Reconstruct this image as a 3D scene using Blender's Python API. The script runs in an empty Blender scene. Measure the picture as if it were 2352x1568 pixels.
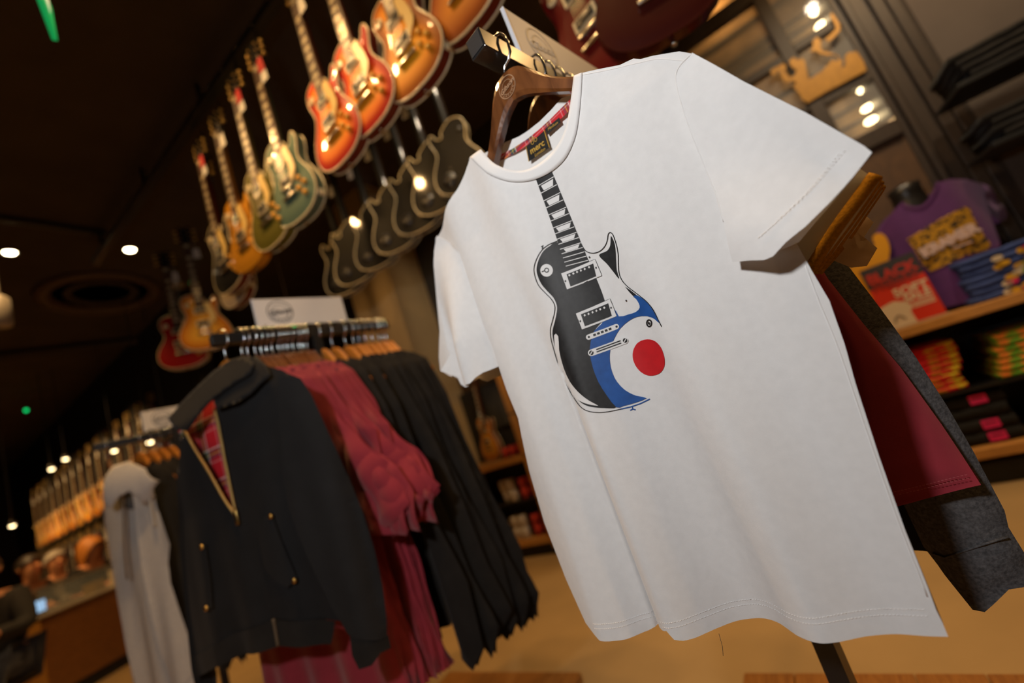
import bpy, bmesh, math, random
import numpy as np
from mathutils import Vector, Matrix
from mathutils.geometry import delaunay_2d_cdt
random.seed(7)
rng = np.random.default_rng(7)
C = bpy.context.scene.collection
R = math.radians
# ------------------------------------------------------------------ camera
CAM_H = 0.95
F_PX, PITCH, ROLL, CX, CY = 1000.0, R(10.0), R(19.45), 1176.0, 784.0
fw = np.array([0, math.cos(PITCH), math.sin(PITCH)])
_up = np.array([0, -math.sin(PITCH), math.cos(PITCH)])
_rt = np.array([1.0, 0, 0])
cam_up = math.cos(ROLL) * _up + math.sin(ROLL) * _rt
cam_rt = math.cos(ROLL) * _rt - math.sin(ROLL) * _up
cd = bpy.data.cameras.new('camera')
cam = bpy.data.objects.new('camera', cd)
C.objects.link(cam)
cd.sensor_width = 36.0
cd.lens = 36.0 * F_PX / 2352.0
cd.clip_start = 0.02
cam.matrix_world = Matrix((
    (cam_rt[0], cam_up[0], -fw[0], 0), (cam_rt[1], cam_up[1], -fw[1], 0),
    (cam_rt[2], cam_up[2], -fw[2], CAM_H), (0, 0, 0, 1)))
cd.dof.use_dof = True
cd.dof.focus_distance = 0.535
cd.dof.aperture_fstop = 1.6
cd.dof.aperture_blades = 0
bpy.context.scene.camera = cam
sc = bpy.context.scene
sc.view_settings.view_transform = 'Standard'
sc.view_settings.look = 'None'
sc.view_settings.gamma = 1.0
sc.view_settings.use_curve_mapping = False
sc.view_settings.exposure = 0.0
# ------------------------------------------------------------------ frames
def hd(a):
    a = R(a)
    return np.array([math.sin(a), math.cos(a), 0.0])
AZ_R, AZ_W = 42.4, 30.0            # rack rails / back wall normal
NR, ER, NW, EW = hd(AZ_R), hd(AZ_R + 90), hd(AZ_W), hd(AZ_W + 90)
def rack(n, e, h): return Vector(n * NR + e * ER + np.array([0, 0, h]))
def wall(n, e, h): return Vector(n * NW + e * EW + np.array([0, 0, h]))
ROT_R, ROT_W = -R(AZ_R), -R(AZ_W)
def ray(u, v): return fw + cam_rt * (u - CX) / F_PX - cam_up * (v - CY) / F_PX
def hit(u, v, nrm, D):
    d = ray(u, v)
    return d * D / float(nrm @ d)
def at_w(u, v, D):                  # point of the wall-parallel plane D seen at (u, v): (along wall, height)
    X = hit(u, v, NW, D)
    return float(X @ EW), float(X[2] + CAM_H)
def at_r(u, v, n):
    X = hit(u, v, NR, n)
    return float(X @ ER), float(X[2] + CAM_H)
def at_h(u, v, h):
    d = ray(u, v)
    X = d * (h - CAM_H) / d[2]
    return X
# ------------------------------------------------------------------ world and lamps
w = bpy.data.worlds.new('world')
sc.world = w
w.use_nodes = True
w.node_tree.nodes['Background'].inputs[0].default_value = (1.0, 0.62, 0.32, 1)
w.node_tree.nodes['Background'].inputs[1].default_value = 0.012
def lamp(name, kind, loc, power, color, target=None, **kw):
    l = bpy.data.lights.new(name, kind)
    l.energy = power
    l.color = color
    for k, v in kw.items(): setattr(l, k, v)
    o = bpy.data.objects.new(name, l)
    C.objects.link(o)
    o.location = loc
    if target is not None:
        o.rotation_euler = (Vector(target) - Vector(loc)).to_track_quat('-Z', 'Y').to_euler()
    return o
FLASH = rack(-0.44, -0.13, 1.50)
lamp('photo_flash', 'SPOT', FLASH, 33.0, (1.0, 0.985, 0.97), target=rack(0.5, -0.70, 1.0), spot_size=R(150), spot_blend=0.6, shadow_soft_size=0.05)
WARM = (1.0, 0.58, 0.22)
# unseen ceiling spots out of frame, several added to brighten guitars, racks and far wall
for n_, e_, pw_, tg_ in ((0.50, -0.75, 42, (1.22, -0.75, 2.2)), (0.45, -1.55, 46, (1.22, -1.55, 2.2)), (0.72, -1.40, 40, None), (0.50, -2.4, 55, (1.22, -2.3, 2.2)), (0.55, -3.6, 60, None), (0.40, 0.30, 40, None), (1.45, -0.45, 40, None), (1.9, 0.35, 70, (2.8, 0.8, 0.9)), (1.75, 1.25, 75, (2.8, 1.1, 0.9)), (1.8, -0.6, 45, (2.8, -1.9, 0.6)), (0.2, 1.1, 40, None),
                        (2.25, 1.45, 55, None), (0.5, -5.4, 80, None), (0.6, -6.4, 330, (2.05, -6.9, 1.5)), (0.5, -7.8, 330, (2.05, -8.2, 1.5)), (0.45, -9.2, 330, (2.05, -9.5, 1.5)), (0.4, -10.6, 330, (2.05, -10.9, 1.5))):
    p_ = wall(n_, e_, 3.42)
    lamp('unseen_ceiling_spot', 'SPOT', p_, pw_, (1.0, 0.80, 0.54) if tg_ and tg_[0] == 2.8 else WARM, target=(p_.x, p_.y, 0) if tg_ is None else wall(*tg_), spot_size=R(165) if n_ == 2.25 else R(58) if e_ < -6 else R(95), spot_blend=0.6, shadow_soft_size=0.04)
# ------------------------------------------------------------------ materials
MATS = {}
def mat(name, col, rough=0.6, metal=0.0, spec=0.5, var=0.0, vscale=40.0, bump=0.0, bscale=300.0, coat=0.0, emit=None, estr=0.0, sheen=0.0, alpha=1.0, trans=0.0):
    if name in MATS: return MATS[name]
    m = bpy.data.materials.new(name)
    m.use_nodes = True
    nt = m.node_tree
    b = nt.nodes['Principled BSDF']
    b.inputs['Base Color'].default_value = (*col, 1)
    b.inputs['Roughness'].default_value = rough
    b.inputs['Metallic'].default_value = metal
    b.inputs['Specular IOR Level'].default_value = spec
    b.inputs['Coat Weight'].default_value = coat
    b.inputs['Coat Roughness'].default_value = 0.06
    b.inputs['Sheen Weight'].default_value = sheen
    b.inputs['Transmission Weight'].default_value = trans
    b.inputs['Alpha'].default_value = alpha
    if emit is not None:
        b.inputs['Emission Color'].default_value = (*emit, 1)
        b.inputs['Emission Strength'].default_value = estr
    if var > 0 or bump > 0:
        tc = nt.nodes.new('ShaderNodeTexCoord')
    if var > 0:
        n = nt.nodes.new('ShaderNodeTexNoise')
        n.inputs['Scale'].default_value = vscale
        n.inputs['Detail'].default_value = 5
        nt.links.new(tc.outputs['Object'], n.inputs['Vector'])
        r = nt.nodes.new('ShaderNodeValToRGB')
        r.color_ramp.elements[0].position = 0.3
        r.color_ramp.elements[1].position = 0.7
        r.color_ramp.elements[0].color = (*[max(0, c * (1 - var)) for c in col], 1)
        r.color_ramp.elements[1].color = (*[min(1, c * (1 + var)) for c in col], 1)
        nt.links.new(n.outputs['Fac'], r.inputs['Fac'])
        nt.links.new(r.outputs['Color'], b.inputs['Base Color'])
    if bump > 0:
        n2 = nt.nodes.new('ShaderNodeTexNoise')
        n2.inputs['Scale'].default_value = bscale
        n2.inputs['Detail'].default_value = 3
        nt.links.new(tc.outputs['Object'], n2.inputs['Vector'])
        bp = nt.nodes.new('ShaderNodeBump')
        bp.inputs['Strength'].default_value = bump
        bp.inputs['Distance'].default_value = 0.002
        nt.links.new(n2.outputs['Fac'], bp.inputs['Height'])
        nt.links.new(bp.outputs['Normal'], b.inputs['Normal'])
    MATS[name] = m
    return m
def wood(name, c1, c2, rough=0.45, scale=(3, 3, 30), coat=0.2, dist=3.0):
    if name in MATS: return MATS[name]
    m = mat(name, c1, rough, coat=coat)
    nt = m.node_tree
    b = nt.nodes['Principled BSDF']
    tc = nt.nodes.new('ShaderNodeTexCoord')
    mp = nt.nodes.new('ShaderNodeMapping')
    mp.inputs['Scale'].default_value = scale
    nt.links.new(tc.outputs['Object'], mp.inputs['Vector'])
    n = nt.nodes.new('ShaderNodeTexNoise')
    n.inputs['Scale'].default_value = 4.0
    n.inputs['Detail'].default_value = 6
    n.inputs['Distortion'].default_value = dist
    nt.links.new(mp.outputs['Vector'], n.inputs['Vector'])
    r = nt.nodes.new('ShaderNodeValToRGB')
    r.color_ramp.elements[0].position = 0.32
    r.color_ramp.elements[1].position = 0.68
    r.color_ramp.elements[0].color = (*c1, 1)
    r.color_ramp.elements[1].color = (*c2, 1)
    nt.links.new(n.outputs['Fac'], r.inputs['Fac'])
    nt.links.new(r.outputs['Color'], b.inputs['Base Color'])
    return m
def attr_ramp(name, attr, stops, rough=0.5, coat=0.5, metal=0.0):
    if name in MATS: return MATS[name]
    m = mat(name, stops[0][1], rough, coat=coat, metal=metal, spec=0.15)
    nt = m.node_tree
    a = nt.nodes.new('ShaderNodeAttribute')
    a.attribute_name = attr
    r = nt.nodes.new('ShaderNodeValToRGB')
    el = r.color_ramp.elements
    while len(el) < len(stops): el.new(0.5)
    for e_, (p, c) in zip(el, stops):
        e_.position = p
        e_.color = (*c, 1)
    nt.links.new(a.outputs['Fac'], r.inputs['Fac'])
    nt.links.new(r.outputs['Color'], nt.nodes['Principled BSDF'].inputs['Base Color'])
    return m
def tartan(name, scale, axes=(0, 2)):
    if name in MATS: return MATS[name]
    m = mat(name, (0.55, 0.01, 0.02), 0.8)
    nt = m.node_tree
    b = nt.nodes['Principled BSDF']
    tc = nt.nodes.new('ShaderNodeTexCoord')
    sp = nt.nodes.new('ShaderNodeSeparateXYZ')
    nt.links.new(tc.outputs['Object'], sp.inputs[0])
    cols = []
    for k, ax in enumerate(axes):
        mu = nt.nodes.new('ShaderNodeMath'); mu.operation = 'MULTIPLY'; mu.inputs[1].default_value = scale
        nt.links.new(sp.outputs[ax], mu.inputs[0])
        fr = nt.nodes.new('ShaderNodeMath'); fr.operation = 'FRACT'
        nt.links.new(mu.outputs[0], fr.inputs[0])
        r = nt.nodes.new('ShaderNodeValToRGB'); r.color_ramp.interpolation = 'CONSTANT'
        st = [(0, (0.62, 0.008, 0.02)), (0.36, (0.75, 0.3, 0.3)), (0.41, (0.5, 0.01, 0.02)), (0.5, (0.02, 0.05, 0.09)), (0.62, (0.6, 0.45, 0.05)), (0.66, (0.02, 0.06, 0.05)), (0.78, (0.8, 0.7, 0.65)), (0.83, (0.5, 0.008, 0.02))]
        el = r.color_ramp.elements
        while len(el) < len(st): el.new(0.5)
        for e_, (p, c) in zip(el, st):
            e_.position = p; e_.color = (*c, 1)
        nt.links.new(fr.outputs[0], r.inputs['Fac'])
        cols.append(r)
    mx = nt.nodes.new('ShaderNodeMixRGB'); mx.inputs[0].default_value = 0.5
    nt.links.new(cols[0].outputs[0], mx.inputs[1]); nt.links.new(cols[1].outputs[0], mx.inputs[2])
    nt.links.new(mx.outputs[0], b.inputs['Base Color'])
    return m
def spots(name, base, spot, scale, thr=0.35):
    if name in MATS: return MATS[name]
    m = mat(name, base, 0.85)
    nt = m.node_tree
    tc = nt.nodes.new('ShaderNodeTexCoord')
    v = nt.nodes.new('ShaderNodeTexNoise'); v.inputs['Scale'].default_value = scale; v.inputs['Detail'].default_value = 1.5
    nt.links.new(tc.outputs['Object'], v.inputs['Vector'])
    r = nt.nodes.new('ShaderNodeValToRGB')
    r.color_ramp.elements[0].position = thr; r.color_ramp.elements[1].position = thr + 0.06
    r.color_ramp.elements[0].color = (*spot, 1); r.color_ramp.elements[1].color = (*base, 1)
    nt.links.new(v.outputs['Fac'], r.inputs['Fac'])
    nt.links.new(r.outputs['Color'], nt.nodes['Principled BSDF'].inputs['Base Color'])
    return m
M_WHITE = mat('white_jersey', (0.80, 0.80, 0.80), 0.9, spec=0.2, var=0.025, vscale=90, bump=0.12, bscale=1400, sheen=0.15)
M_WHITE2 = mat('white_rib', (0.82, 0.82, 0.82), 0.9, spec=0.2, bump=0.1, bscale=1500)
M_PBLACK = mat('print_ink_black', (0.016, 0.016, 0.017), 0.55, var=0.35, vscale=130)
M_PBLUE = mat('print_ink_blue', (0.012, 0.085, 0.33), 0.6, var=0.15, vscale=90)
M_PRED = mat('print_ink_red', (0.60, 0.008, 0.014), 0.6, var=0.08, vscale=90)
M_PWHITE = mat('print_unprinted', (0.80, 0.80, 0.80), 0.85)
M_HANG = wood('hanger_walnut', (0.085, 0.026, 0.007), (0.24, 0.085, 0.024), 0.3, (10, 10, 3), 0.5, 1.0)
M_HANG2 = wood('hanger_honey', (0.42, 0.15, 0.02), (0.65, 0.26, 0.045), 0.3, (10, 10, 3), 0.5, 1.0)
M_CHROME = mat('chrome', (0.9, 0.9, 0.9), 0.16, 1.0)
M_BLKMET = mat('black_powder_coat', (0.012, 0.012, 0.013), 0.28, 0.0, bump=0.08, bscale=900)
M_OAK = wood('oak_shelf', (0.40, 0.17, 0.035), (0.58, 0.28, 0.07), 0.5, (2, 18, 18), 0.1)
M_OAKD = wood('walnut_counter', (0.16, 0.06, 0.012), (0.26, 0.10, 0.022), 0.5, (2, 14, 14), 0.1)
M_BLACK = mat('black_panel', (0.012, 0.011, 0.010), 0.6, var=0.2, vscale=6)
M_FLOOR = mat('floor_sand', (0.36, 0.235, 0.105), 0.45, var=0.12, vscale=2.2, spec=0.35)
M_CEIL = mat('ceiling_dark', (0.055, 0.040, 0.030), 0.85, var=0.2, vscale=3)
M_WALLD = mat('wall_charcoal', (0.050, 0.046, 0.043), 0.8, var=0.15, vscale=4)
M_TAN = mat('pillar_tan', (0.50, 0.37, 0.20), 0.75, var=0.05, vscale=5)
M_SIGN = mat('sign_white', (0.78, 0.75, 0.72), 0.5)
M_INK = mat('sign_ink', (0.03, 0.03, 0.03), 0.6)
M_MAROON = mat('maroon_pique', (0.29, 0.026, 0.042), 0.85, spec=0.2, var=0.08, vscale=25, bump=0.1, bscale=900, sheen=0.3)
M_BLKCLOTH = mat('black_jersey', (0.018, 0.0165, 0.0155), 0.9, spec=0.1, var=0.15, vscale=20, sheen=0.06)
M_NAVY = mat('navy_jersey', (0.018, 0.022, 0.040), 0.9, spec=0.15, var=0.1, vscale=20, sheen=0.2)
M_JACKET = mat('jacket_black_cotton', (0.013, 0.013, 0.014), 0.75, spec=0.18, var=0.12, vscale=15, sheen=0.06)
M_GREYM = mat('grey_marl', (0.085, 0.085, 0.09), 0.95, spec=0.1, var=0.4, vscale=260, bump=0.35, bscale=500)
M_HOOD = mat('hoodie_grey', (0.62, 0.60, 0.58), 0.95, spec=0.1, var=0.06, vscale=100, bump=0.2, bscale=600)
M_BEIGE = mat('beige_jersey', (0.78, 0.62, 0.46), 0.9, spec=0.1, var=0.05, vscale=40)
M_MUSTARD = mat('mustard_rib', (0.50, 0.24, 0.012), 0.8, spec=0.2, var=0.25, vscale=350, bump=0.5, bscale=700)
M_GOLD = mat('brass', (0.78, 0.50, 0.16), 0.3, 1.0)
M_CREAM = mat('cream_plastic', (0.72, 0.60, 0.36), 0.35, coat=0.3)
M_ROSE = mat('rosewood', (0.085, 0.042, 0.024), 0.5)
M_PEARL = mat('pearl_inlay', (0.62, 0.52, 0.34), 0.3)
M_NICKEL = mat('nickel', (0.6, 0.57, 0.52), 0.22, 1.0)
M_GUARD = mat('pickguard_cream', (0.72, 0.50, 0.16), 0.4)
M_AMBER = mat('amber_knob', (0.75, 0.36, 0.03), 0.3)
M_TAG = mat('price_tag_card', (0.60, 0.57, 0.53), 0.7)
M_TAGR = mat('price_tag_red', (0.42, 0.012, 0.012), 0.7)
M_GLASS = mat('case_glass', (0.55, 0.62, 0.58), 0.08, spec=0.5, alpha=0.22)
M_SKIN = mat('skin', (0.55, 0.24, 0.11), 0.6)
# ------------------------------------------------------------------ mesh helpers
class MB:
    def __init__(s): s.v = []; s.f = []; s.m = []
    def add(s, v, f, mi=0):
        o = len(s.v)
        s.v += [tuple(map(float, p)) for p in v]
        s.f += [tuple(i + o for i in q) for q in f]
        s.m += [mi] * len(f)
        return s
    def box(s, x0, x1, y0, y1, z0, z1, b=0.0, mi=0):
        if b <= 0:
            v = [(x, y, z) for z in (z0, z1) for y in (y0, y1) for x in (x0, x1)]
            return s.add(v, [(0, 2, 3, 1), (4, 5, 7, 6), (0, 1, 5, 4), (2, 6, 7, 3), (0, 4, 6, 2), (1, 3, 7, 5)], mi)
        bm = bmesh.new()
        bmesh.ops.create_cube(bm, size=1)
        for p in bm.verts:
            p.co = ((x0 + x1) / 2 + p.co.x * (x1 - x0), (y0 + y1) / 2 + p.co.y * (y1 - y0), (z0 + z1) / 2 + p.co.z * (z1 - z0))
        bmesh.ops.bevel(bm, geom=bm.edges[:], offset=b, segments=2, affect='EDGES', profile=0.5)
        bm.verts.index_update()
        s.add([p.co[:] for p in bm.verts], [tuple(q.index for q in f.verts) for f in bm.faces], mi)
        bm.free()
        return s
    def lathe(s, prof, n=16, axis='z', c=(0, 0, 0), mi=0):     # prof: (r, h)
        v = []; f = []
        for r, h in prof:
            for k in range(n):
                a = 2 * math.pi * k / n
                p = (r * math.cos(a), r * math.sin(a), h)
                if axis == 'y': p = (p[0], h, p[1])
                if axis == 'x': p = (h, p[0], p[1])
                v.append((p[0] + c[0], p[1] + c[1], p[2] + c[2]))
        for i in range(len(prof) - 1):
            for k in range(n):
                f.append((i * n + k, i * n + (k + 1) % n, (i + 1) * n + (k + 1) % n, (i + 1) * n + k))
        f.append(tuple(range(n))[::-1]); f.append(tuple((len(prof) - 1) * n + k for k in range(n)))
        return s.add(v, f, mi)
    def tube(s, pts, r, n=8, closed=False, mi=0):
        pts = [Vector(p) for p in pts]
        N = len(pts); v = []; f = []
        rr = r if hasattr(r, '__len__') else [r] * N
        prev = None
        for i, p in enumerate(pts):
            if closed: t = pts[(i + 1) % N] - pts[i - 1]
            else: t = pts[min(i + 1, N - 1)] - pts[max(i - 1, 0)]
            t.normalize()
            if prev is None:
                a = Vector((0, 0, 1)) if abs(t.z) < 0.9 else Vector((1, 0, 0))
            else: a = prev
            x = (a - t * a.dot(t)).normalized(); y = t.cross(x); prev = x
            for k in range(n):
                an = 2 * math.pi * k / n
                v.append(p + x * (rr[i] * math.cos(an)) + y * (rr[i] * math.sin(an)))
        for i in range(N if closed else N - 1):
            j = (i + 1) % N
            for k in range(n): f.append((i * n + k, i * n + (k + 1) % n, j * n + (k + 1) % n, j * n + k))
        if not closed:
            f.append(tuple(range(n))[::-1]); f.append(tuple((N - 1) * n + k for k in range(n)))
        return s.add(v, f, mi)
    def prism(s, poly, y0, y1, mi=0):     # poly of (x, z), extruded along y
        n = len(poly)
        v = [(x, y0, z) for x, z in poly] + [(x, y1, z) for x, z in poly]
        tv, tf = tri_poly(poly, None)
        f = [(i, (i + 1) % n, n + (i + 1) % n, n + i) for i in range(n)]
        s.add(v, f, mi)
        s.add([(x, y0, z) for x, z in tv], tf, mi)
        return s.add([(x, y1, z) for x, z in tv], [q[::-1] for q in tf], mi)
    def mesh(s, name, mats, smooth=False):
        me = bpy.data.meshes.new(name)
        me.from_pydata(s.v, [], s.f)
        for m in (mats if isinstance(mats, (list, tuple)) else [mats]): me.materials.append(m)
        if len(me.materials) > 1: me.polygons.foreach_set('material_index', s.m)
        if smooth: me.polygons.foreach_set('use_smooth', [True] * len(s.f))
        bm = bmesh.new(); bm.from_mesh(me)
        bmesh.ops.recalc_face_normals(bm, faces=bm.faces[:])
        bm.to_mesh(me); bm.free()
        return me
    def build(s, name, mats, parent=None, smooth=False, loc=None, rot=None):
        return link(name, s.mesh(name, mats, smooth), parent, loc, rot)
def link(name, me, parent=None, loc=None, rot=None):
    o = bpy.data.objects.new(name, me)
    C.objects.link(o)
    if parent is not None: o.parent = parent
    if loc is not None: o.location = loc
    if rot is not None: o.rotation_euler = rot if hasattr(rot, '__len__') else (0, 0, rot)
    return o
def empty(name, loc, rotz=0.0):
    o = bpy.data.objects.new(name, None)
    C.objects.link(o)
    o.empty_display_size = 0.05
    o.location = loc
    o.rotation_euler = (0, 0, rotz)
    return o
def tag(o, label, cat, group=None):
    o['label'] = label; o['category'] = cat
    if group: o['group'] = group
    return o
def struct(o): o['kind'] = 'structure'; return o
def resample(poly, sp, closed=True):
    out = []
    n = len(poly)
    for i in range(n if closed else n - 1):
        a = poly[i]; b = poly[(i + 1) % n]
        L = math.hypot(b[0] - a[0], b[1] - a[1])
        k = max(1, int(round(L / sp)))
        for j in range(k):
            t = j / k
            out.append((a[0] + (b[0] - a[0]) * t, a[1] + (b[1] - a[1]) * t))
    if not closed: out.append(tuple(poly[-1]))
    return out
def catmull(pts, sub=5, closed=True):
    n = len(pts); out = []
    for i in range(n if closed else n - 1):
        if closed: p = [pts[(i + k - 1) % n] for k in range(4)]
        else: p = [pts[max(0, min(n - 1, i + k - 1))] for k in range(4)]
        for j in range(sub):
            t = j / sub
            out.append(tuple(0.5 * (2 * p[1][d] + (p[2][d] - p[0][d]) * t + (2 * p[0][d] - 5 * p[1][d] + 4 * p[2][d] - p[3][d]) * t * t + (3 * p[1][d] - p[0][d] - 3 * p[2][d] + p[3][d]) * t ** 3) for d in range(len(pts[0]))))
    if not closed: out.append(tuple(pts[-1]))
    return out
def inside(P, poly):
    P = np.asarray(P); x, y = P[:, 0], P[:, 1]
    r = np.zeros(len(P), bool)
    q = np.asarray(poly)
    x0, y0 = q[:, 0], q[:, 1]
    x1, y1 = np.roll(x0, -1), np.roll(y0, -1)
    for a, b, c, d in zip(x0, y0, x1, y1):
        if b == d: continue
        k = (b > y) != (d > y)
        r ^= k & (x < (c - a) * (y - b) / (d - b) + a)
    return r
def segdist(P, poly, closed=True):
    P = np.asarray(P, float); q = np.asarray(poly, float)
    a = q; b = np.roll(q, -1, 0)
    if not closed: a, b = a[:-1], b[:-1]
    best = np.full(len(P), 1e9)
    for s_, e_ in zip(a, b):
        d = e_ - s_; L = d @ d + 1e-18
        t = np.clip(((P - s_) @ d) / L, 0, 1)
        best = np.minimum(best, np.hypot(*(P - s_ - t[:, None] * d).T))
    return best
def tri_poly(poly, sp, holes=(), extra=None):
    """triangulate a polygon, with interior points spaced sp apart (None: outline only)"""
    bound = list(poly) if sp is None else resample(poly, sp)
    hb = [list(h) if sp is None else resample(h, sp) for h in holes]
    verts = [Vector(p) for p in bound]
    edges = [(i, (i + 1) % len(bound)) for i in range(len(bound))]
    for h in hb:
        o = len(verts); verts += [Vector(p) for p in h]
        edges += [(o + i, o + (i + 1) % len(h)) for i in range(len(h))]
    if sp is not None:
        q = np.asarray(bound)
        xs = np.arange(q[:, 0].min(), q[:, 0].max(), sp)
        ys = np.arange(q[:, 1].min(), q[:, 1].max(), sp * 0.87)
        G = np.array([(x + (0.5 * sp if j % 2 else 0), y) for j, y in enumerate(ys) for x in xs]).reshape(-1, 2)
        if len(G):
            k = inside(G, bound)
            for h in hb: k &= ~inside(G, h)
            G = G[k]
        if len(G):
            d = segdist(G, bound)
            for h in hb: d = np.minimum(d, segdist(G, h))
            G = G[d > sp * 0.45]
            if extra is not None:
                X_ = np.asarray(extra)
                X_ = X_[inside(X_, bound)]
                X_ = X_[segdist(X_, bound) > sp * 0.3]
                lo_, hi_ = X_.min(0) - sp * 0.5, X_.max(0) + sp * 0.5
                near = (G[:, 0] > lo_[0]) & (G[:, 0] < hi_[0]) & (G[:, 1] > lo_[1]) & (G[:, 1] < hi_[1])
                G = np.r_[G[~near], X_]
            verts += [Vector(p) for p in G]
    v, e, f, *_ = delaunay_2d_cdt(verts, edges, [], 0, 1e-7)
    V = np.array([(p.x, p.y) for p in v])
    F = np.array([q[:3] for q in f])
    cen = V[F].mean(1)
    k = inside(cen, bound)
    e1, e2 = V[F[:, 1]] - V[F[:, 0]], V[F[:, 2]] - V[F[:, 0]]
    k &= np.abs(e1[:, 0] * e2[:, 1] - e1[:, 1] * e2[:, 0]) > 1e-9
    for h in hb: k &= ~inside(cen, h)
    return [tuple(p) for p in V], [tuple(int(i) for i in q) for q in F[k]]
def obj_mesh(name, verts, faces, m, parent=None, smooth=True, loc=None, rot=None, solid=0.0):
    me = bpy.data.meshes.new(name)
    me.from_pydata([tuple(map(float, p)) for p in verts], [], faces)
    me.materials.append(m)
    if smooth: me.polygons.foreach_set('use_smooth', [True] * len(faces))
    o = link(name, me, parent, loc, rot)
    if solid:
        md = o.modifiers.new('thickness', 'SOLIDIFY'); md.thickness = solid; md.offset = 0
    return o
def text(name, body, size, m, parent, loc, rot=(R(90), 0, 0), depth=0.0004, shear=0.0, align='CENTER', bold=0.0, spacing=1.0):
    c = bpy.data.curves.new(name, 'FONT')
    c.body = body; c.size = size; c.extrude = depth; c.shear = shear; c.align_x = align; c.align_y = 'CENTER'
    c.offset = bold; c.space_character = spacing; c.resolution_u = 3
    t = bpy.data.objects.new(name, c)
    C.objects.link(t)
    dg = bpy.context.evaluated_depsgraph_get()
    me = bpy.data.meshes.new_from_object(t.evaluated_get(dg))
    bpy.data.objects.remove(t); bpy.data.curves.remove(c)
    me.name = name
    me.materials.clear(); me.materials.append(m)
    return link(name, me, parent, loc, rot)
def ring(mb, cx, cz, r0, r1, y, n=40, mi=0):
    v = []; f = []
    for k in range(n):
        a = 2 * math.pi * k / n
        v += [(cx + r0 * math.cos(a), y, cz + r0 * math.sin(a)), (cx + r1 * math.cos(a), y, cz + r1 * math.sin(a))]
        j = (k + 1) % n
        f.append((2 * k, 2 * k + 1, 2 * j + 1, 2 * j))
    return mb.add(v, f, mi)
# ================================================================== the room
def wb(name, boxes, m, parent=None, kind=True):
    mb = MB()
    for b in boxes: mb.box(*b)
    o = mb.build(name, m, parent, rot=None if parent else ROT_W)
    if kind and parent is None: struct(o)
    return o
CEIL = 3.45
wb('floor', [(-14, 5, -4, 7, -0.1, 0.0)], M_FLOOR)
wb('ceiling', [(-14, 5, -4, 7, CEIL, CEIL + 0.1)], M_CEIL)
wb('wall_back', [(-2.52, 4.5, 3.65, 3.8, 0, CEIL)], M_WALLD)
wb('wall_right', [(4.5, 4.65, -4, 3.8, 0, CEIL)], M_WALLD)
wb('wall_left', [(-13.6, -13.45, -4, 6, 0, CEIL)], M_WALLD)
wb('wall_far', [(-13.45, -4.9, 2.16, 2.3, 0, CEIL)], mat('far_wall_black', (0.012, 0.010, 0.009), 0.8))
wb('wall_pillar', [(-3.06, -2.52, 2.72, 3.65, 0, CEIL)], M_TAN)
wb('wall_rear', [(-13.45, 4.5, -3.6, -3.45, 0, CEIL)], M_WALLD)
# timber platforms let into the floor under the racks
def platform(name, x0, x1, y0, y1, label):
    root = tag(empty(name, wall(0, 0, 0), ROT_W), label, 'platform', 'low timber rack platforms')
    k = 5; wdt = (x1 - x0) / k
    for i in range(k):
        MB().box(x0 + i * wdt + 0.001, x0 + (i + 1) * wdt - 0.001, y0, y1, 0.0, 0.035, 0.003).build('plank', wood('platform_oak', (0.20, 0.075, 0.015), (0.33, 0.14, 0.03), 0.4, (14, 1.5, 14), 0.3), root)
platform('rack_platform', -0.46, 0.22, 0.25, 1.44, 'low brown timber platform under the rack with the white shirt')
platform('rack_platform', -1.68, -1.02, 0.35, 1.44, 'low brown timber platform under the rack with the maroon shirts')
platform('rack_platform', -3.05, -2.45, 0.35, 1.42, 'low brown timber platform under the rack with the grey hoodie')
# ------------------------------------------------------------------ oak shelf units along the back wall
def bookcase(x0, x1, label, shelves, stiles, top, midblack=()):
    root = tag(empty('shelf_unit', wall(0, 0, 0), ROT_W), label, 'shelf unit', 'oak shelf units on the back wall')
    wb('back_panel', [(x0, x1, 3.12, 3.16, 0.0, top)], M_BLACK, root)
    wb('kick_plate', [(x0, x1, 2.74, 2.77, 0.0, 0.09)], M_BLACK, root)
    for h in shelves: wb('shelf', [(x0, x1, 2.70, 3.12, h - 0.045, h, 0.004)], M_OAK, root)
    for h in midblack: wb('metal_shelf', [(x0, x1, 2.73, 3.12, h - 0.012, h)], M_BLKMET, root)
    for x in stiles:
        h0 = 0.05
        for h1 in [0.40, 0.71, 1.02, top]:
            if h1 <= h0: continue
            MB().box(x - 0.022, x + 0.022, 2.685, 2.725, h0, h1 - 0.012, 0.003).build('stile', M_OAK, root)
            MB().box(x - 0.018, x + 0.018, 2.69, 2.72, h1 - 0.012, h1).build('stile_joint', M_BLKMET, root)
            h0 = h1
    return root
bookcase(-2.62, -1.72, 'oak shelf unit with mugs and a sunburst guitar, left of the white shirt', (0.13, 0.715), (-1.765, -2.6), 1.34, (0.40,))
bookcase(-1.70, 0.28, 'oak shelf unit mostly hidden behind the white shirt', (0.13, 0.745), (-0.4,), 0.75, (0.42,))
bookcase(0.30, 1.75, 'oak shelf unit with folded bright shirts at the right edge', (0.165, 0.760), (), 0.74, (0.42,))
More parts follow.
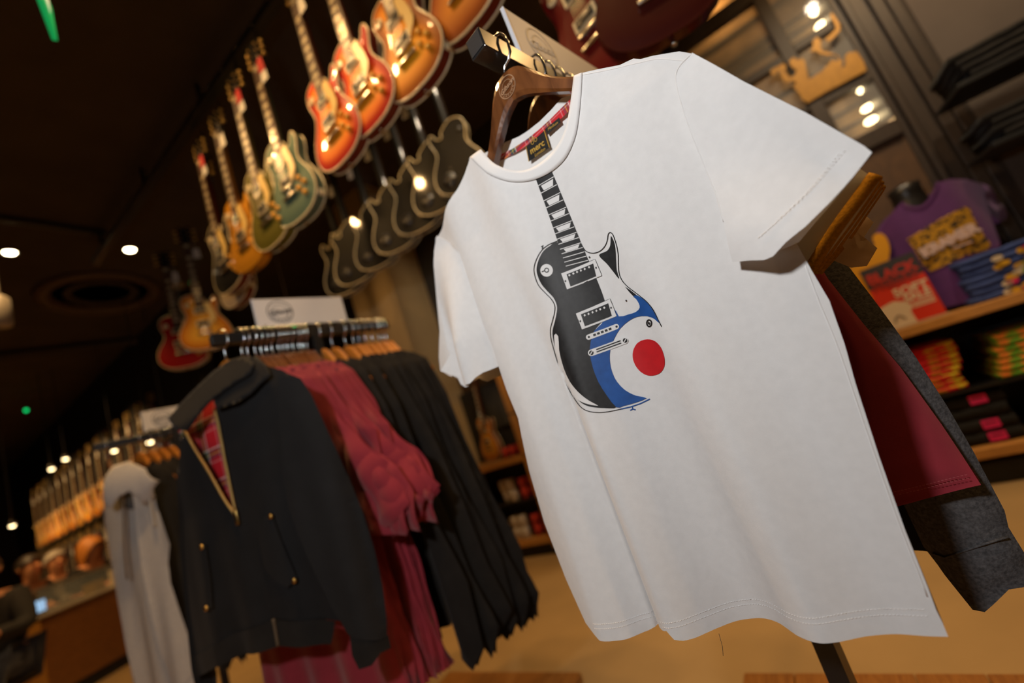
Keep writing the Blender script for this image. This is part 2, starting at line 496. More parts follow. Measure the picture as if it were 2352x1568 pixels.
# brown panel, window with mullions and the dark frame post at the right
M_BROWN = wood('brown_panel', (0.060, 0.027, 0.009), (0.090, 0.042, 0.014), 0.6, (3, 3, 1), 0.0)
M_FRAME = wood('frame_dark', (0.022, 0.013, 0.008), (0.038, 0.022, 0.013), 0.5, (12, 12, 1), 0.1)
M_GREYB = mat('panel_umber', (0.085, 0.066, 0.056), 0.8, var=0.1, vscale=4)
WD = 3.15; WK = WD / 2.7
def wx(x): return x * WK
def wz(z): return CAM_H + (z - CAM_H) * WK
wb('wall_panel_back', [(-2.52, wx(0.80), WD + 0.03, WD + 0.06, 0.76, wz(1.64))], M_BROWN)
wb('wall_panel_right', [(wx(1.0), 4.4, WD - 0.02, WD + 0.06, 0.77, 3.44)], M_GREYB)
wb('wall_upper_back', [(-2.52, wx(-0.42), WD, WD + 0.06, wz(1.64), CEIL)], M_WALLD)
win = struct(empty('window_1', wall(0, 0, 0), ROT_W))
bars = [(-0.42, 0.80, 2.74, 2.80, 1.61, 1.69), (0.54, 0.60, 2.74, 2.80, 1.69, 3.2), (0.06, 0.12, 2.74, 2.80, 1.69, 3.2), (-0.42, -0.36, 2.74, 2.80, 1.69, 3.2), (0.60, 0.80, 2.745, 2.795, 2.24, 2.285), (0.12, 0.54, 2.745, 2.795, 2.225, 2.27), (-0.36, 0.06, 2.745, 2.795, 2.225, 2.27), (0.60, 0.80, 2.745, 2.795, 1.915, 1.96), (0.12, 0.54, 2.745, 2.795, 1.93, 1.96), (-0.42, 0.80, 2.74, 2.80, 2.62, 2.70)]
for b in bars: MB().box(wx(b[0]), wx(b[1]), WD + b[2] - 2.74, WD + b[3] - 2.74, wz(b[4]), min(CEIL - 0.01, wz(b[5])), 0.004).build('window_bar', M_FRAME, win)
for x0, x1 in ((0.60, 0.80), (0.12, 0.54), (-0.36, 0.06)):
    for z0, z1 in ((1.69, 1.92), (1.96, 2.24), (2.28, 2.62)):
        MB().box(wx(x0), wx(x1), WD + 0.028, WD + 0.032, wz(z0), wz(z1)).build('pane', mat('window_glass', (0.9, 0.9, 0.9), 0.05, alpha=0.10), win)
# the plastered wall of the next room seen through the panes, with its mouldings
nr = struct(wb('wall_next_room', [(-1.4, 1.6, 3.50, 3.53, 1.2, 3.44)], mat('next_room_plaster', (0.30, 0.19, 0.085), 0.8, var=0.25, vscale=7)))
for z in (1.98, 2.08, 2.40, 2.72, 2.80, 2.98):
    MB().box(-1.4, 1.6, 3.48, 3.50, z, z + 0.016).build('moulding', M_FRAME, nr)
# gilt ornament on the glass
zz = lambda a, c: at_w(1600 + a / 3.92, c / 3.92, WD - 0.005)
orn = [(830, 560), (870, 520), (905, 545), (950, 530), (975, 560), (985, 620), (1010, 720), (1060, 690), (1130, 640), (1190, 580), (1220, 540), (1260, 560), (1285, 530), (1240, 500), (1180, 505), (1110, 490), (1080, 465), (1020, 475), (1050, 430), (1045, 380), (1080, 340), (1120, 370), (1115, 430), (1130, 465), (1200, 480), (1270, 505), (1310, 560), (1300, 620), (1340, 600), (1330, 520), (1360, 480), (1440, 470), (1500, 560), (1530, 640), (1300, 760), (1150, 840), (1000, 930), (950, 900), (930, 850), (870, 790), (900, 740), (860, 735), (800, 755), (765, 700), (740, 640), (690, 690), (660, 650), (690, 620), (740, 600), (780, 575), (810, 600), (790, 650), (830, 700), (880, 690), (900, 640), (860, 615)]
orn_pts = [zz(*p) for p in orn]
scroll = [zz(*p) for p in [(1215, 120), (1290, 230), (1290, 280), (1230, 350), (1180, 385), (1160, 355), (1200, 325), (1255, 265), (1240, 215), (1200, 150)]]
M_GILT = mat('gilt_paint', (0.33, 0.16, 0.018), 0.45, 0.3, var=0.15, vscale=30)
go = tag(MB().prism(orn_pts, WD - 0.014, WD - 0.002).build('gilt_ornament', M_GILT, rot=ROT_W), 'gilt scrolling ornament fixed on the window bars at the upper right', 'ornament')
MB().prism(scroll, WD - 0.014, WD - 0.002).build('scroll', M_GILT, go)
# dark frame post between window and right-hand panel
post = struct(empty('trim_1', wall(0, 0, 0), ROT_W))
for x0, x1, y0 in ((0.80, 0.83, 2.74), (0.83, 0.855, 2.71), (0.855, 0.92, 2.75), (0.92, 0.965, 2.72), (0.965, 1.02, 2.70)):
    MB().box(wx(x0), wx(x1), y0 + 0.43, 3.48, 0.77, 3.44, 0.004).build('moulding', M_FRAME, post)
# wall lights seen through the panes
M_BULB = mat('bulb_glow', (1, 0.9, 0.7), 0.5, emit=(1.0, 0.74, 0.38), estr=9.0)
for k, (a, c) in enumerate([(1075, 100), (1120, 228), (1505, 800), (1540, 970), (1570, 1085)]):
    x, z = at_w(1600 + a / 3.92, c / 3.92, 3.4)
    o = tag(MB().lathe([(0.004, -0.012), (0.026, -0.012), (0.034, 0.0), (0.026, 0.012), (0.004, 0.012)], 20).build('cabinet_lamp', M_BULB, loc=wall(3.4, x, z), rot=ROT_W, smooth=True),
        ['topmost glowing oval lamp behind the window panes', 'glowing oval lamp just above the gilt ornament', 'glowing oval lamp just below the gilt ornament', 'middle one of the three glowing lamps below the gilt ornament', 'lowest glowing oval lamp behind the window panes'][k], 'lamp', 'oval lamps behind the window')
    MB().box(-0.003, 0.003, -0.003, 0.003, 0.012, 0.05).build('stem', M_BLKMET, o)
lamp('next_room_light', 'POINT', wall(3.36, 0.5, 3.2), 3.2, WARM, shadow_soft_size=0.05)
# ------------------------------------------------------------------ ceiling things
X = at_h(235, 672, CEIL)
rg = tag(empty('ceiling_ring', (X[0], X[1], CEIL)), 'wide round ring fixture recessed in the dark ceiling', 'ceiling fixture')
M_RING = mat('ring_bronze', (0.10, 0.062, 0.04), 0.6)
MB().lathe([(0.47, 0.0), (0.46, -0.035), (0.40, -0.05), (0.36, -0.03), (0.35, 0.0)], 48).build('outer_ring', M_RING, rg, True)
MB().lathe([(0.28, 0.0), (0.27, -0.02), (0.22, -0.02), (0.21, 0.0)], 40).build('inner_ring', M_CEIL, rg, True)
def downlight(x, y, z, power, label, ang=95, vis=True, tgt=None, blend=0.5):
    root = tag(empty('ceiling_spotlight', (x, y, z)), label, 'spotlight', 'round ceiling spotlights')
    MB().lathe([(0.055, 0.0), (0.055, -0.012), (0.043, -0.014), (0.04, -0.004)], 24).build('trim_ring', M_CEIL, root, True)
    MB().lathe([(0.001, -0.003), (0.038, -0.003), (0.034, -0.010), (0.001, -0.012)], 20).build('lens', mat('spot_lens', (1, 0.95, 0.85), 0.4, emit=(1.0, 0.78, 0.45), estr=30.0), root, True)
    l = lamp('spot_light', 'SPOT', (x, y, z - 0.02), power, WARM, target=tgt or (x, y, 0), spot_size=R(ang), spot_blend=blend, shadow_soft_size=0.04)
    return root
A = at_h(298, 572, CEIL); downlight(A[0], A[1], CEIL, 70, 'starburst bright round spotlight in the dark ceiling')
A = at_h(22, 578, CEIL); downlight(A[0], A[1], CEIL, 70, 'bright round ceiling spotlight at the left edge')
# small fittings
A = at_h(405, 652, CEIL)
sd = tag(MB().lathe([(0.075, 0), (0.075, -0.02), (0.05, -0.04), (0.001, -0.042)], 24).build('smoke_detector', mat('detector_plastic', (0.35, 0.3, 0.26), 0.6), loc=(A[0], A[1], CEIL), smooth=True), 'pale round smoke detector on the ceiling near the far guitars', 'smoke detector')
M_LED = mat('green_led', (0.0, 0.5, 0.12), 0.4, emit=(0.0, 0.9, 0.2), estr=1.6)
for px, lab in (((442, 648), 'tiny green light beside the smoke detector'), ((60, 942), 'tiny green light above the far wall of guitars'), ((674, 744), 'small green light behind the white sign on the maroon rack')):
    A = at_h(px[0], px[1], 3.2 if px[0] != 674 else 2.2)
    o = tag(MB().lathe([(0.001, -0.018), (0.016, -0.012), (0.02, 0), (0.016, 0.012), (0.001, 0.018)], 14).build('green_light', M_LED, loc=A + np.array([0, 0, CAM_H]), smooth=True), lab, 'light')
    MB().tube([(0, 0, 0.015), (0, 0, CEIL - (3.2 if px[0] != 674 else 2.2))], 0.003, 6).build('cord', M_CEIL, o)
A = at_h(100, 0, 2.92); Bp = at_h(113, 74, 2.74)
ex = tag(empty('exit_sign', (Bp[0], Bp[1], 2.80), R(36)), 'green exit sign hanging edge on at the upper left corner', 'sign')
MB().box(-0.008, 0.008, -0.07, 0.09, 0.0, 0.15, 0.003).build('panel', mat('exit_green', (0.01, 0.24, 0.06), 0.4, emit=(0.0, 0.5, 0.12), estr=0.5), ex)
MB().box(-0.010, 0.010, -0.03, 0.03, 0.06, 0.14).build('white_field', mat('exit_white', (0.7, 0.8, 0.7), 0.4, emit=(0.7, 0.85, 0.7), estr=0.4), ex)
MB().box(-0.004, 0.004, -0.004, 0.004, 0.15, CEIL - 2.80).build('hanger_rod', M_BLKMET, ex)
A = at_h(440, 812, 2.5)
sp = tag(empty('wall_speaker', (A[0], A[1], 2.5), ROT_R + R(80)), 'small pale rectangular speaker box hanging beyond the maroon rack', 'speaker')
MB().box(-0.13, 0.13, -0.05, 0.05, -0.07, 0.07, 0.01).build('cabinet', mat('speaker_beige', (0.42, 0.32, 0.2), 0.7), sp)
MB().box(-0.11, 0.11, -0.058, -0.05, -0.055, 0.055, 0.003).build('grille', mat('speaker_grille', (0.36, 0.27, 0.17), 0.8, bump=0.5, bscale=200), sp)
MB().tube([(0, 0, 0.07), (0, 0, CEIL - 2.5)], 0.008, 8).build('rod', M_BLKMET, sp)
A = at_h(4, 742, 2.55)
tl = tag(empty('track_spotlight', (A[0], A[1], 2.55)), 'pale cylindrical hanging spotlight at the left edge', 'spotlight')
MB().lathe([(0.045, -0.02), (0.05, 0.0), (0.05, 0.16), (0.03, 0.18), (0.001, 0.18)], 20).build('can', mat('lamp_can_grey', (0.42, 0.38, 0.33), 0.5), tl, True)
MB().tube([(0, 0, 0.18), (0, 0, CEIL - 2.55)], 0.012, 8).build('stem', mat('lamp_can_grey', (0.42, 0.38, 0.33), 0.5), tl)
a0, a1 = at_h(-60, 497, CEIL - 0.04), at_h(245, 540, CEIL - 0.04)
tr = tag(MB().tube([(a0[0], a0[1], CEIL - 0.03), (a1[0], a1[1], CEIL - 0.03)], 0.025, 8).build('lighting_track', M_BLKMET), 'slim black lighting track across the ceiling at the left', 'track')
a0, a1 = at_h(-20, 812, CEIL), at_h(430, 760, CEIL)
bm_ = struct(MB().tube([(a0[0], a0[1], CEIL - 0.05), (a1[0], a1[1], CEIL - 0.05)], 0.05, 4).build('trim_2', M_CEIL))
# ================================================================== racks and hangers
def emblem(parent, loc, r, rot, m, name='logo', full=True):
    """round badge: two rings, script word and arched word"""
    mb = MB()
    ring(mb, 0, 0, r * 0.93, r, 0); ring(mb, 0, 0, r * 0.60, r * 0.64, 0)
    v = mb.build(name, m, parent, loc=loc, rot=rot)
    flat = (R(90), 0, 0)
    text('lettering', 'Gibson', r * 0.62, m, v, (0, -0.0002, 0), (R(90), R(-8), 0), 0.0002, 0.25, bold=r * 0.012)
    if full:
        for i, ch in enumerate('GARAGE'):
            a = R(-90 + (i - 2.5) * 21)
            text('lettering', ch, r * 0.3, m, v, (r * 0.78 * math.cos(a), -0.0002, r * 0.78 * math.sin(a)), (R(90), -(a + R(90)), 0), 0.0002)
    return v
RAIL_Z0, RAIL_Z1 = 1.455, 1.488
def make_rack(n0, n1, e, post_n, label, sign_n0, sign_label, post_label=None):
    root = tag(empty('clothes_rack', rack(0, e, 0), ROT_R), label, 'clothes rack', 'black square tube clothes racks')
    MB().box(-0.016, 0.0145, n0, n1, RAIL_Z0, RAIL_Z1, 0.0015).build('rail', mat('rail_gloss_black', (0.012, 0.012, 0.013), 0.3, 0.0, spec=0.6, coat=0.6, bump=0.04, bscale=900), root)
    for y in (n0, n1):
        MB().box(-0.0135, 0.012, y - 0.0015, y + 0.0015, RAIL_Z0 + 0.0025, RAIL_Z1 - 0.0025, 0.0008).build('end_cap', mat('end_cap_plastic', (0.02, 0.02, 0.021), 0.5), root)
    MB().box(-0.015, 0.015, post_n - 0.015, post_n + 0.015, 0.043, RAIL_Z0, 0.0015).build('post', M_BLKMET, root)
    MB().box(-0.16, 0.16, post_n - 0.2, post_n + 0.2, 0.035, 0.043, 0.002).build('foot_plate', M_BLKMET, root)
    for y in (n0 + 0.012, n1 - 0.012, n0 + 0.22):
        MB().lathe([(0.003, 0), (0.003, 0.004), (0.001, 0.005)], 10, c=(0, y, RAIL_Z1)).build('screw', M_CHROME, root, True)
    s = tag(empty('rack_sign', rack(sign_n0, e, 0), ROT_R), sign_label, 'sign', 'white signs on the racks')
    MB().box(-0.003, 0.003, 0, 0.30, 1.503, 1.600, 0.001).build('board', M_SIGN, s)
    MB().box(-0.0036, 0.0036, -0.004, 0.0, 1.497, 1.601, 0.001).build('edge_trim', mat('sign_edge', (0.62, 0.66, 0.74), 0.4), s)
    for y in (0.02, 0.28): MB().box(-0.004, 0.004, y - 0.004, y + 0.004, RAIL_Z1, 1.507).build('bracket', M_BLKMET, s)
    emblem(s, (0.0036, 0.075, 1.5515), 0.041, (0, 0, R(90)), M_INK if e < -1 else mat('sign_ghost_ink', (0.60, 0.57, 0.53), 0.5))
    return root
make_rack(0.462, 1.06, -0.2965, 0.777, 'black rack whose rail carries the white guitar shirt', 0.579, 'white sign on the rail right behind the wooden hanger')
make_rack(0.335, 0.925, -1.45, 0.64, 'black rack holding the black jacket and the maroon shirts', 0.47, 'white sign with round black emblem above the maroon shirts')
make_rack(0.10, 0.66, -2.76, 0.40, 'black rack farther back holding the grey hoodie', 0.285, 'white sign with round emblem behind the black jacket collar')
# ------------------------------------------------------------------ wooden hanger (origin at the hook crown, on the rail)
UP = [(0.0, 1.4365), (0.016, 1.433), (0.030, 1.423), (0.045, 1.402), (0.062, 1.378), (0.080, 1.358), (0.105, 1.336), (0.140, 1.308), (0.175, 1.280), (0.192, 1.262)]
LO = [(0.0, 1.388), (0.02, 1.380), (0.045, 1.362), (0.070, 1.342), (0.10, 1.318), (0.14, 1.285), (0.175, 1.255), (0.19, 1.244)]
def hanger_meshes(m, tag_):
    up = catmull(UP, 4, False); lo = catmull(LO, 4, False)
    def interp(tab, x): return float(np.interp(x, [p[0] for p in tab], [p[1] for p in tab]))
    xs = np.linspace(-0.19, 0.19, 57)
    mb = MB(); v = []; f = []
    K = 8
    for x in xs:
        a = abs(x); zu = interp(up, a); zl = interp(lo, min(a, 0.188))
        if a > 0.18: zl = zl + (a - 0.18) * 0.8
        th = 0.008 + 0.006 * (a / 0.19) ** 1.5
        bow = 0.022 * (a / 0.19) ** 2
        zc, hz = (zu + zl) / 2, (zu - zl) / 2
        for k in range(K):
            an = 2 * math.pi * (k + 0.5) / K
            c, s = math.cos(an), math.sin(an)
            c = math.copysign(abs(c) ** 0.45, c); s = math.copysign(abs(s) ** 0.45, s)
            v.append((x, bow + th * c, zc + hz * s))
    for i in range(len(xs) - 1):
        for k in range(K): f.append((i * K + k, i * K + (k + 1) % K, (i + 1) * K + (k + 1) % K, (i + 1) * K + k))
    f.append(tuple(range(K))); f.append(tuple((len(xs) - 1) * K + k for k in range(K)))
    body = MB().add(v, f).mesh('hanger_body' + tag_, m, False)
    md = MB()
    md.tube([(0, 0, 1.432), (0, 0, 1.442), (0.004, 0, 1.448), (0.014, 0, 1.4505), (0.0215, 0, 1.458), (0.0235, 0, 1.472), (0.0225, 0, 1.486), (0.0165, 0, 1.496), (0.006, 0, 1.5005), (-0.006, 0, 1.5005), (-0.0165, 0, 1.496), (-0.0225, 0, 1.487), (-0.0235, 0, 1.474)], 0.0021, 10)
    md.lathe([(0.0045, 1.433), (0.0045, 1.4375), (0.0022, 1.439)], 12)
    return body, md.mesh('hanger_hook' + tag_, M_CHROME, True)
HB1, HK1 = hanger_meshes(M_HANG, '_walnut')
HB2, HK2 = hanger_meshes(M_HANG2, '_honey')
DROP = 0.032
md_ = MB()
md_.tube([(0, 0, 1.432 - DROP), (0, 0, 1.425), (0.001, 0, 1.436), (0.006, 0, 1.4445), (0.015, 0, 1.4495), (0.0215, 0, 1.458), (0.0235, 0, 1.472), (0.0225, 0, 1.486), (0.0165, 0, 1.496), (0.006, 0, 1.5005), (-0.006, 0, 1.5005), (-0.0165, 0, 1.496), (-0.0225, 0, 1.487), (-0.0235, 0, 1.474)], 0.0023, 10)
md_.lathe([(0.0045, 1.433 - DROP), (0.0045, 1.4375 - DROP), (0.0022, 1.439 - DROP)], 12)
HK3 = md_.mesh('hanger_hook_long', M_CHROME, True)
def hanger(n, e, label, light=False, group=None, rot=0.0):
    root = tag(empty('clothes_hanger', rack(n, e, 0), ROT_R + rot), label, 'hanger', group)
    lng = e < -1
    link('body', HB2 if light else HB1, root, (0, 0, -DROP if lng else 0))
    link('hook', HK3 if lng else HK1, root)
    return root
E0 = -0.2965
h1 = hanger(0.508, E0, 'dark walnut hanger with round carved logo inside the white shirt')
lg = emblem(h1, (0.0, -0.0088, 1.411), 0.0165, (0, 0, 0), mat('hanger_lasered', (0.42, 0.24, 0.13), 0.5), full=True)
for i, n in enumerate([0.592, 0.620, 0.648, 0.680, 0.715, 0.755]):
    hanger(n, E0, ['walnut hanger right behind the one in the white guitar shirt', 'walnut hanger third along the rail of the white shirt', 'walnut hanger fourth along the rail of the white shirt', 'walnut hanger fifth along the rail of the white shirt, holding the beige shirt', 'walnut hanger holding the maroon shirt behind the white one', 'walnut hanger holding the dark grey sweatshirt'][i], group='hangers on the white shirt rack')
# ================================================================== the white guitar shirt
tee = tag(empty('t_shirt', rack(0.50, E0, 0), ROT_R), 'white t-shirt with a printed black and blue guitar, nearest the camera', 't-shirt')
HEM_Z = 0.632
HX = [-0.26, -0.20, -0.168, -0.129, -0.115, -0.098, -0.082, -0.067, -0.051, -0.022, -0.002, 0.027, 0.048, 0.071, 0.094, 0.134, 0.158, 0.179, 0.197, 0.24]
HY = [0.02, -0.012, -0.026, -0.015, 0.002, 0.016, 0.006, -0.003, -0.006, 0.023, 0.044, 0.054, 0.046, 0.024, 0.013, 0.033, 0.041, 0.040, 0.042, 0.05]
_hx = np.linspace(-0.30, 0.30, 601)
_hk = np.exp(-0.5 * (np.arange(-30, 31) / 7.0) ** 2); _hk /= _hk.sum()
_hy = np.convolve(np.pad(np.interp(_hx, HX, HY), 30, mode='edge'), _hk, mode='valid')
def g_body(x, z):
    t = np.clip((1.26 - z) / (1.26 - HEM_Z), 0, 1.05)
    wgt = t ** 0.9
    base = 0.030 * (np.abs(x) / 0.24) ** 2.4 - 0.010
    base = base + 0.006 * np.sin((x + 0.02) * 46.0 + 0.6) * np.clip(-x / 0.10, 0, 1) + 0.004 * np.exp(-((x - 0.10 - 0.12 * (1.2 - z)) / 0.03) ** 2)
    xc = -0.0865 - 0.008 * np.clip((1.0 - z) / 0.37, 0, 1)
    gr_ = 0.017 * np.clip((1.03 - z) / 0.14, 0, 1) * np.exp(-((x - xc) / 0.0030) ** 2)
    rd_ = -0.008 * np.clip((1.08 - z) / 0.2, 0, 1) * np.exp(-((x - xc - 0.022) / 0.016) ** 2)
    return (1 - wgt) * base + wgt * np.interp(x, _hx, _hy) + gr_ + rd_
def surf(u, v, g, it=40):
    y = 0.0
    for _ in range(it):
        X = hit(u, v, NR, 0.5 + y)
        x, z = float(X @ ER) - E0, float(X[2] + CAM_H)
        y = 0.5 * y + 0.5 * float(g(np.array(x), np.array(z)))
    return x, z
def sheet(name, poly, g, m, parent, sp=0.006, holes=(), off=0.0, solid=0.0, extra=None):
    V, Fc = tri_poly(poly, sp, holes, extra)
    A = np.array(V)
    Y = g(A[:, 0], A[:, 1]) + off
    return obj_mesh(name, np.c_[A[:, 0], Y, A[:, 1]], Fc, m, parent, True, solid=solid)
pz = lambda a, c: (1050 + a / 3.734, c / 3.734)
neck_out = [pz(*p) for p in [(110, 1350), (250, 1480), (400, 1545), (520, 1560), (640, 1545), (760, 1500), (870, 1420), (950, 1320), (1015, 1160), (1045, 980), (1062, 800), (1070, 625)]]
neck_in = [pz(*p) for p in [(175, 1272), (290, 1385), (400, 1440), (500, 1465), (600, 1455), (700, 1408), (790, 1335), (868, 1240), (925, 1120), (958, 980), (975, 800), (985, 640)]]
hem_px = [(2178, 1462), (2120, 1460), (2060, 1455), (1990, 1460), (1930, 1476), (1880, 1478), (1830, 1460), (1790, 1430), (1750, 1418), (1690, 1425), (1640, 1445), (1600, 1466), (1570, 1472), (1547, 1465), (1522, 1426), (1490, 1445), (1440, 1468), (1400, 1474), (1378, 1472)]
right_px = [(1420, 150), (1500, 128), (1560, 118), (1590, 123), (1605, 190), (1650, 330), (1720, 470), (1800, 545), (1832, 562), (1865, 622), (1905, 690), (1940, 790), (1965, 880), (2020, 1050), (2080, 1220), (2130, 1345), (2150, 1400), (2165, 1430)]
left_px = [(1345, 1430), (1300, 1330), (1250, 1200), (1215, 1080), (1190, 960), (1165, 900), (1152, 862), (1132, 800), (1092, 700), (1042, 600), (1004, 545), (1020, 500), (1050, 435), (1072, 385)]
body_poly = []
for p in neck_out + right_px: body_poly.append(surf(*p, g_body))
hem_loc = []
for p in hem_px:
    q = surf(*p, g_body); hem_loc.append((q[0], 0.5 * q[1] + 0.5 * HEM_Z))
hem_loc.sort(key=lambda q: -q[0])
body_poly += hem_loc
for p in left_px: body_poly.append(surf(*p, g_body))
CRX = lambda z: -0.0865 - 0.008 * min(1, max(0, (1.0 - z) / 0.37))
extra = [(CRX(z) + o_, z) for z in np.arange(0.637, 1.03, 0.004) for o_ in (-0.0105, -0.0075, -0.0052, -0.0036, -0.0024, -0.0012, 0.0, 0.0012, 0.0024, 0.0036, 0.0052, 0.0075, 0.0105)]
sheet('front_panel', body_poly, g_body, M_WHITE, tee, 0.0042, extra=extra)
# collar rib
def g_collar(x, z): return g_body(x, z) - 0.0015
co = [surf(*p, g_collar) for p in catmull(neck_out, 4, False)]; ci = [surf(*p, g_collar) for p in catmull(neck_in, 4, False)]
V = []; Fc = []
nK = len(co)
for a, b in zip(co, ci):
    for t in (0, 0.25, 0.5, 0.75, 1.0):
        x = a[0] + (b[0] - a[0]) * t; z = a[1] + (b[1] - a[1]) * t
        yy = float(g_collar(np.array(x), np.array(z))) - 0.0002 + 0.012 * t * max(0, (z - 1.30) / 0.1)
        V.append((x, yy, z))
for i in range(nK - 1):
    for k in range(4): Fc.append((i * 5 + k, i * 5 + k + 1, (i + 1) * 5 + k + 1, (i + 1) * 5 + k))
obj_mesh('collar', V, Fc, M_WHITE2, tee, solid=0.0016)
# back panel, seen through the neck opening
def g_back(x, z):
    t = np.clip((1.30 - z) / (1.30 - HEM_Z), 0, 1.0)
    return g_body(x, z) + (0.042 - 0.012 * (np.abs(x) / 0.24) ** 2) * (1 - t) + 0.014 * t
nb = [surf(*pz(*p), lambda x, z: x * 0 + 0.030) for p in [(60, 1345), (150, 1322), (250, 1297), (330, 1262), (420, 1218), (520, 1168), (610, 1108), (700, 1038), (800, 935), (880, 835), (960, 800), (1040, 720)]]
nb.sort(key=lambda q: q[0])
bk = nb + [(0.16, 1.325), (0.222, 1.262), (0.225, 1.10), (0.225, 1.00), (0.205, 0.80), (0.195, HEM_Z + 0.004), (-0.165, HEM_Z + 0.004), (-0.19, 0.80), (-0.215, 1.0), (-0.22, 1.10), (-0.235, 1.26), (-0.17, 1.335)]
sheet('back_panel', bk, g_back, M_WHITE, tee, 0.009)
yb = lambda x, z: x * 0 + 0.0265
tp_u = [surf(*pz(*p), yb) for p in [(255, 1362), (370, 1325), (480, 1272), (600, 1192), (700, 1112), (800, 1020), (900, 920), (970, 850)]]
tp_l = [surf(*pz(*p), yb) for p in [(300, 1398), (400, 1366), (500, 1312), (610, 1238), (700, 1165), (800, 1085), (900, 1010), (970, 940)]]
sheet('neck_tape', tp_u + tp_l[::-1], yb, tartan('tartan_tape', 28.0), tee, 0.006)
lb = [surf(*pz(*p), yb) for p in [(597, 1258), (752, 1120), (797, 1266), (622, 1386)]]
lbo = sheet('brand_label', lb, yb, mat('label_black_satin', (0.012, 0.012, 0.012), 0.35, bump=0.3, bscale=700), tee, 0.008, off=-0.0012)
gold = mat('label_gold_thread', (0.55, 0.33, 0.05), 0.5)
lx, lz = np.mean([p[0] for p in lb]), np.mean([p[1] for p in lb])
lang = math.atan2(lb[2][1] - lb[3][1], lb[2][0] - lb[3][0])
mb = MB()
for k in (0, 3):
    a, b = lb[0 if k == 0 else 1], lb[3 if k == 0 else 2]
    mb.tube([(a[0], 0.0248, a[1]), (b[0], 0.0248, b[1])], 0.0006, 5)
mb.build('label_border', gold, lbo)
text('lettering', 'merc', 0.0135, gold, lbo, (lx, 0.0247, lz - 0.001), (R(90), -lang, 0), 0.0002, bold=0.0003)
text('lettering', 'London', 0.0068, gold, lbo, (lx + 0.001, 0.0247, lz - 0.0105), (R(90), -lang, 0), 0.0002, 0.25)
mb = MB()
for s in (-1, 1): ring(mb, lx - 0.001 + s * 0.0033, lz + 0.0105, 0.0022, 0.003, 0.0247, 16)
ring(mb, lx - 0.001, lz + 0.0155, 0.001, 0.0022, 0.0247, 14)
mb.build('crest', gold, lbo)
sz = [surf(*pz(*p), yb) for p in [(752, 1110), (878, 1008), (892, 1052), (780, 1156)]]
szo = sheet('size_label', sz, yb, MATS['label_black_satin'], tee, 0.008, off=-0.0008)
text('lettering', 'Medium', 0.0058, gold, szo, (np.mean([p[0] for p in sz]), 0.0252, np.mean([p[1] for p in sz])), (R(90), -lang, 0), 0.0001, 0.2)
# sleeves: front and back sheets that hang away from the body
def g_slr(x, z):
    s = np.clip((x - 0.125 - 0.25 * np.clip(1.25 - z, 0, 0.3) * 0.55) / 0.10, 0, 1.6)
    return g_body(np.minimum(x, 0.16), np.maximum(z, 1.08)) - 0.004 - 0.016 * np.sin(np.clip(s, 0, 1.3) * 1.9) * np.clip((1.30 - z) / 0.22, 0.12, 1.0) + 0.006 * np.sin(24 * (x + z)) * np.clip((1.25 - z) / 0.2, 0, 1)
slr_px = [(1590, 121), (1640, 148), (1710, 188), (1790, 228), (1850, 258), (1920, 298), (1985, 335), (2003, 350), (1960, 405), (1905, 466), (1850, 520), (1805, 556), (1776, 588), (1755, 597), (1720, 598), (1682, 602), (1673, 565), (1662, 510), (1642, 440), (1612, 366), (1582, 290), (1560, 220), (1551, 176)]
slr = [surf(*p, g_slr) for p in slr_px]
o = sheet('sleeve', slr, g_slr, M_WHITE, tee, 0.0055)
bk_px = [(1590, 126), (1790, 232), (1975, 332), (1992, 345), (1960, 410), (1905, 474), (1860, 526), (1835, 556), (1800, 572), (1760, 580), (1690, 560), (1620, 380), (1570, 220)]
gb_r = lambda x, z: g_slr(x, z) + 0.024 + 0.01 * np.clip((1.2 - z) / 0.12, 0, 1)
sheet('sleeve_back', [surf(*p, gb_r) for p in bk_px], gb_r, M_WHITE, tee, 0.009)
def g_sll(x, z):
    a = np.clip((-0.205 - x) / 0.09, -0.3, 1.2)
    return 0.012 - 0.026 * np.sin(np.clip(a + 0.3, 0, 1.5) * 2.0) * np.clip((1.31 - z) / 0.2, 0.1, 1) + 0.012 * np.sin((x * 0.9 + (1.3 - z) * 0.12) * 70 + 1.0) * np.clip((1.28 - z) / 0.2, 0, 1)
sll_px = [(1003, 541), (1030, 556), (1062, 588), (1085, 615), (1105, 660), (1122, 720), (1135, 775), (1150, 828), (1156, 838), (1140, 843), (1110, 855), (1093, 866), (1080, 880), (1068, 889), (1058, 882), (1052, 868), (1030, 858), (1012, 852), (1020, 838), (1035, 812), (1028, 800), (1020, 760), (1008, 700), (1000, 650), (996, 610), (997, 575)]
sll = [surf(*p, g_sll) for p in sll_px]
sheet('sleeve', sll, g_sll, M_WHITE, tee, 0.0055)
gb_l = lambda x, z: g_sll(x, z) * 0.4 + 0.034
sheet('sleeve_back', [surf(*p, gb_l) for p in [(1001, 545), (1060, 600), (1110, 700), (1140, 800), (1152, 850), (1150, 862), (1120, 876), (1100, 868), (1075, 880), (1040, 866), (1011, 850), (1008, 820), (1010, 760), (1003, 690), (997, 620)]], gb_l, M_WHITE, tee, 0.009)
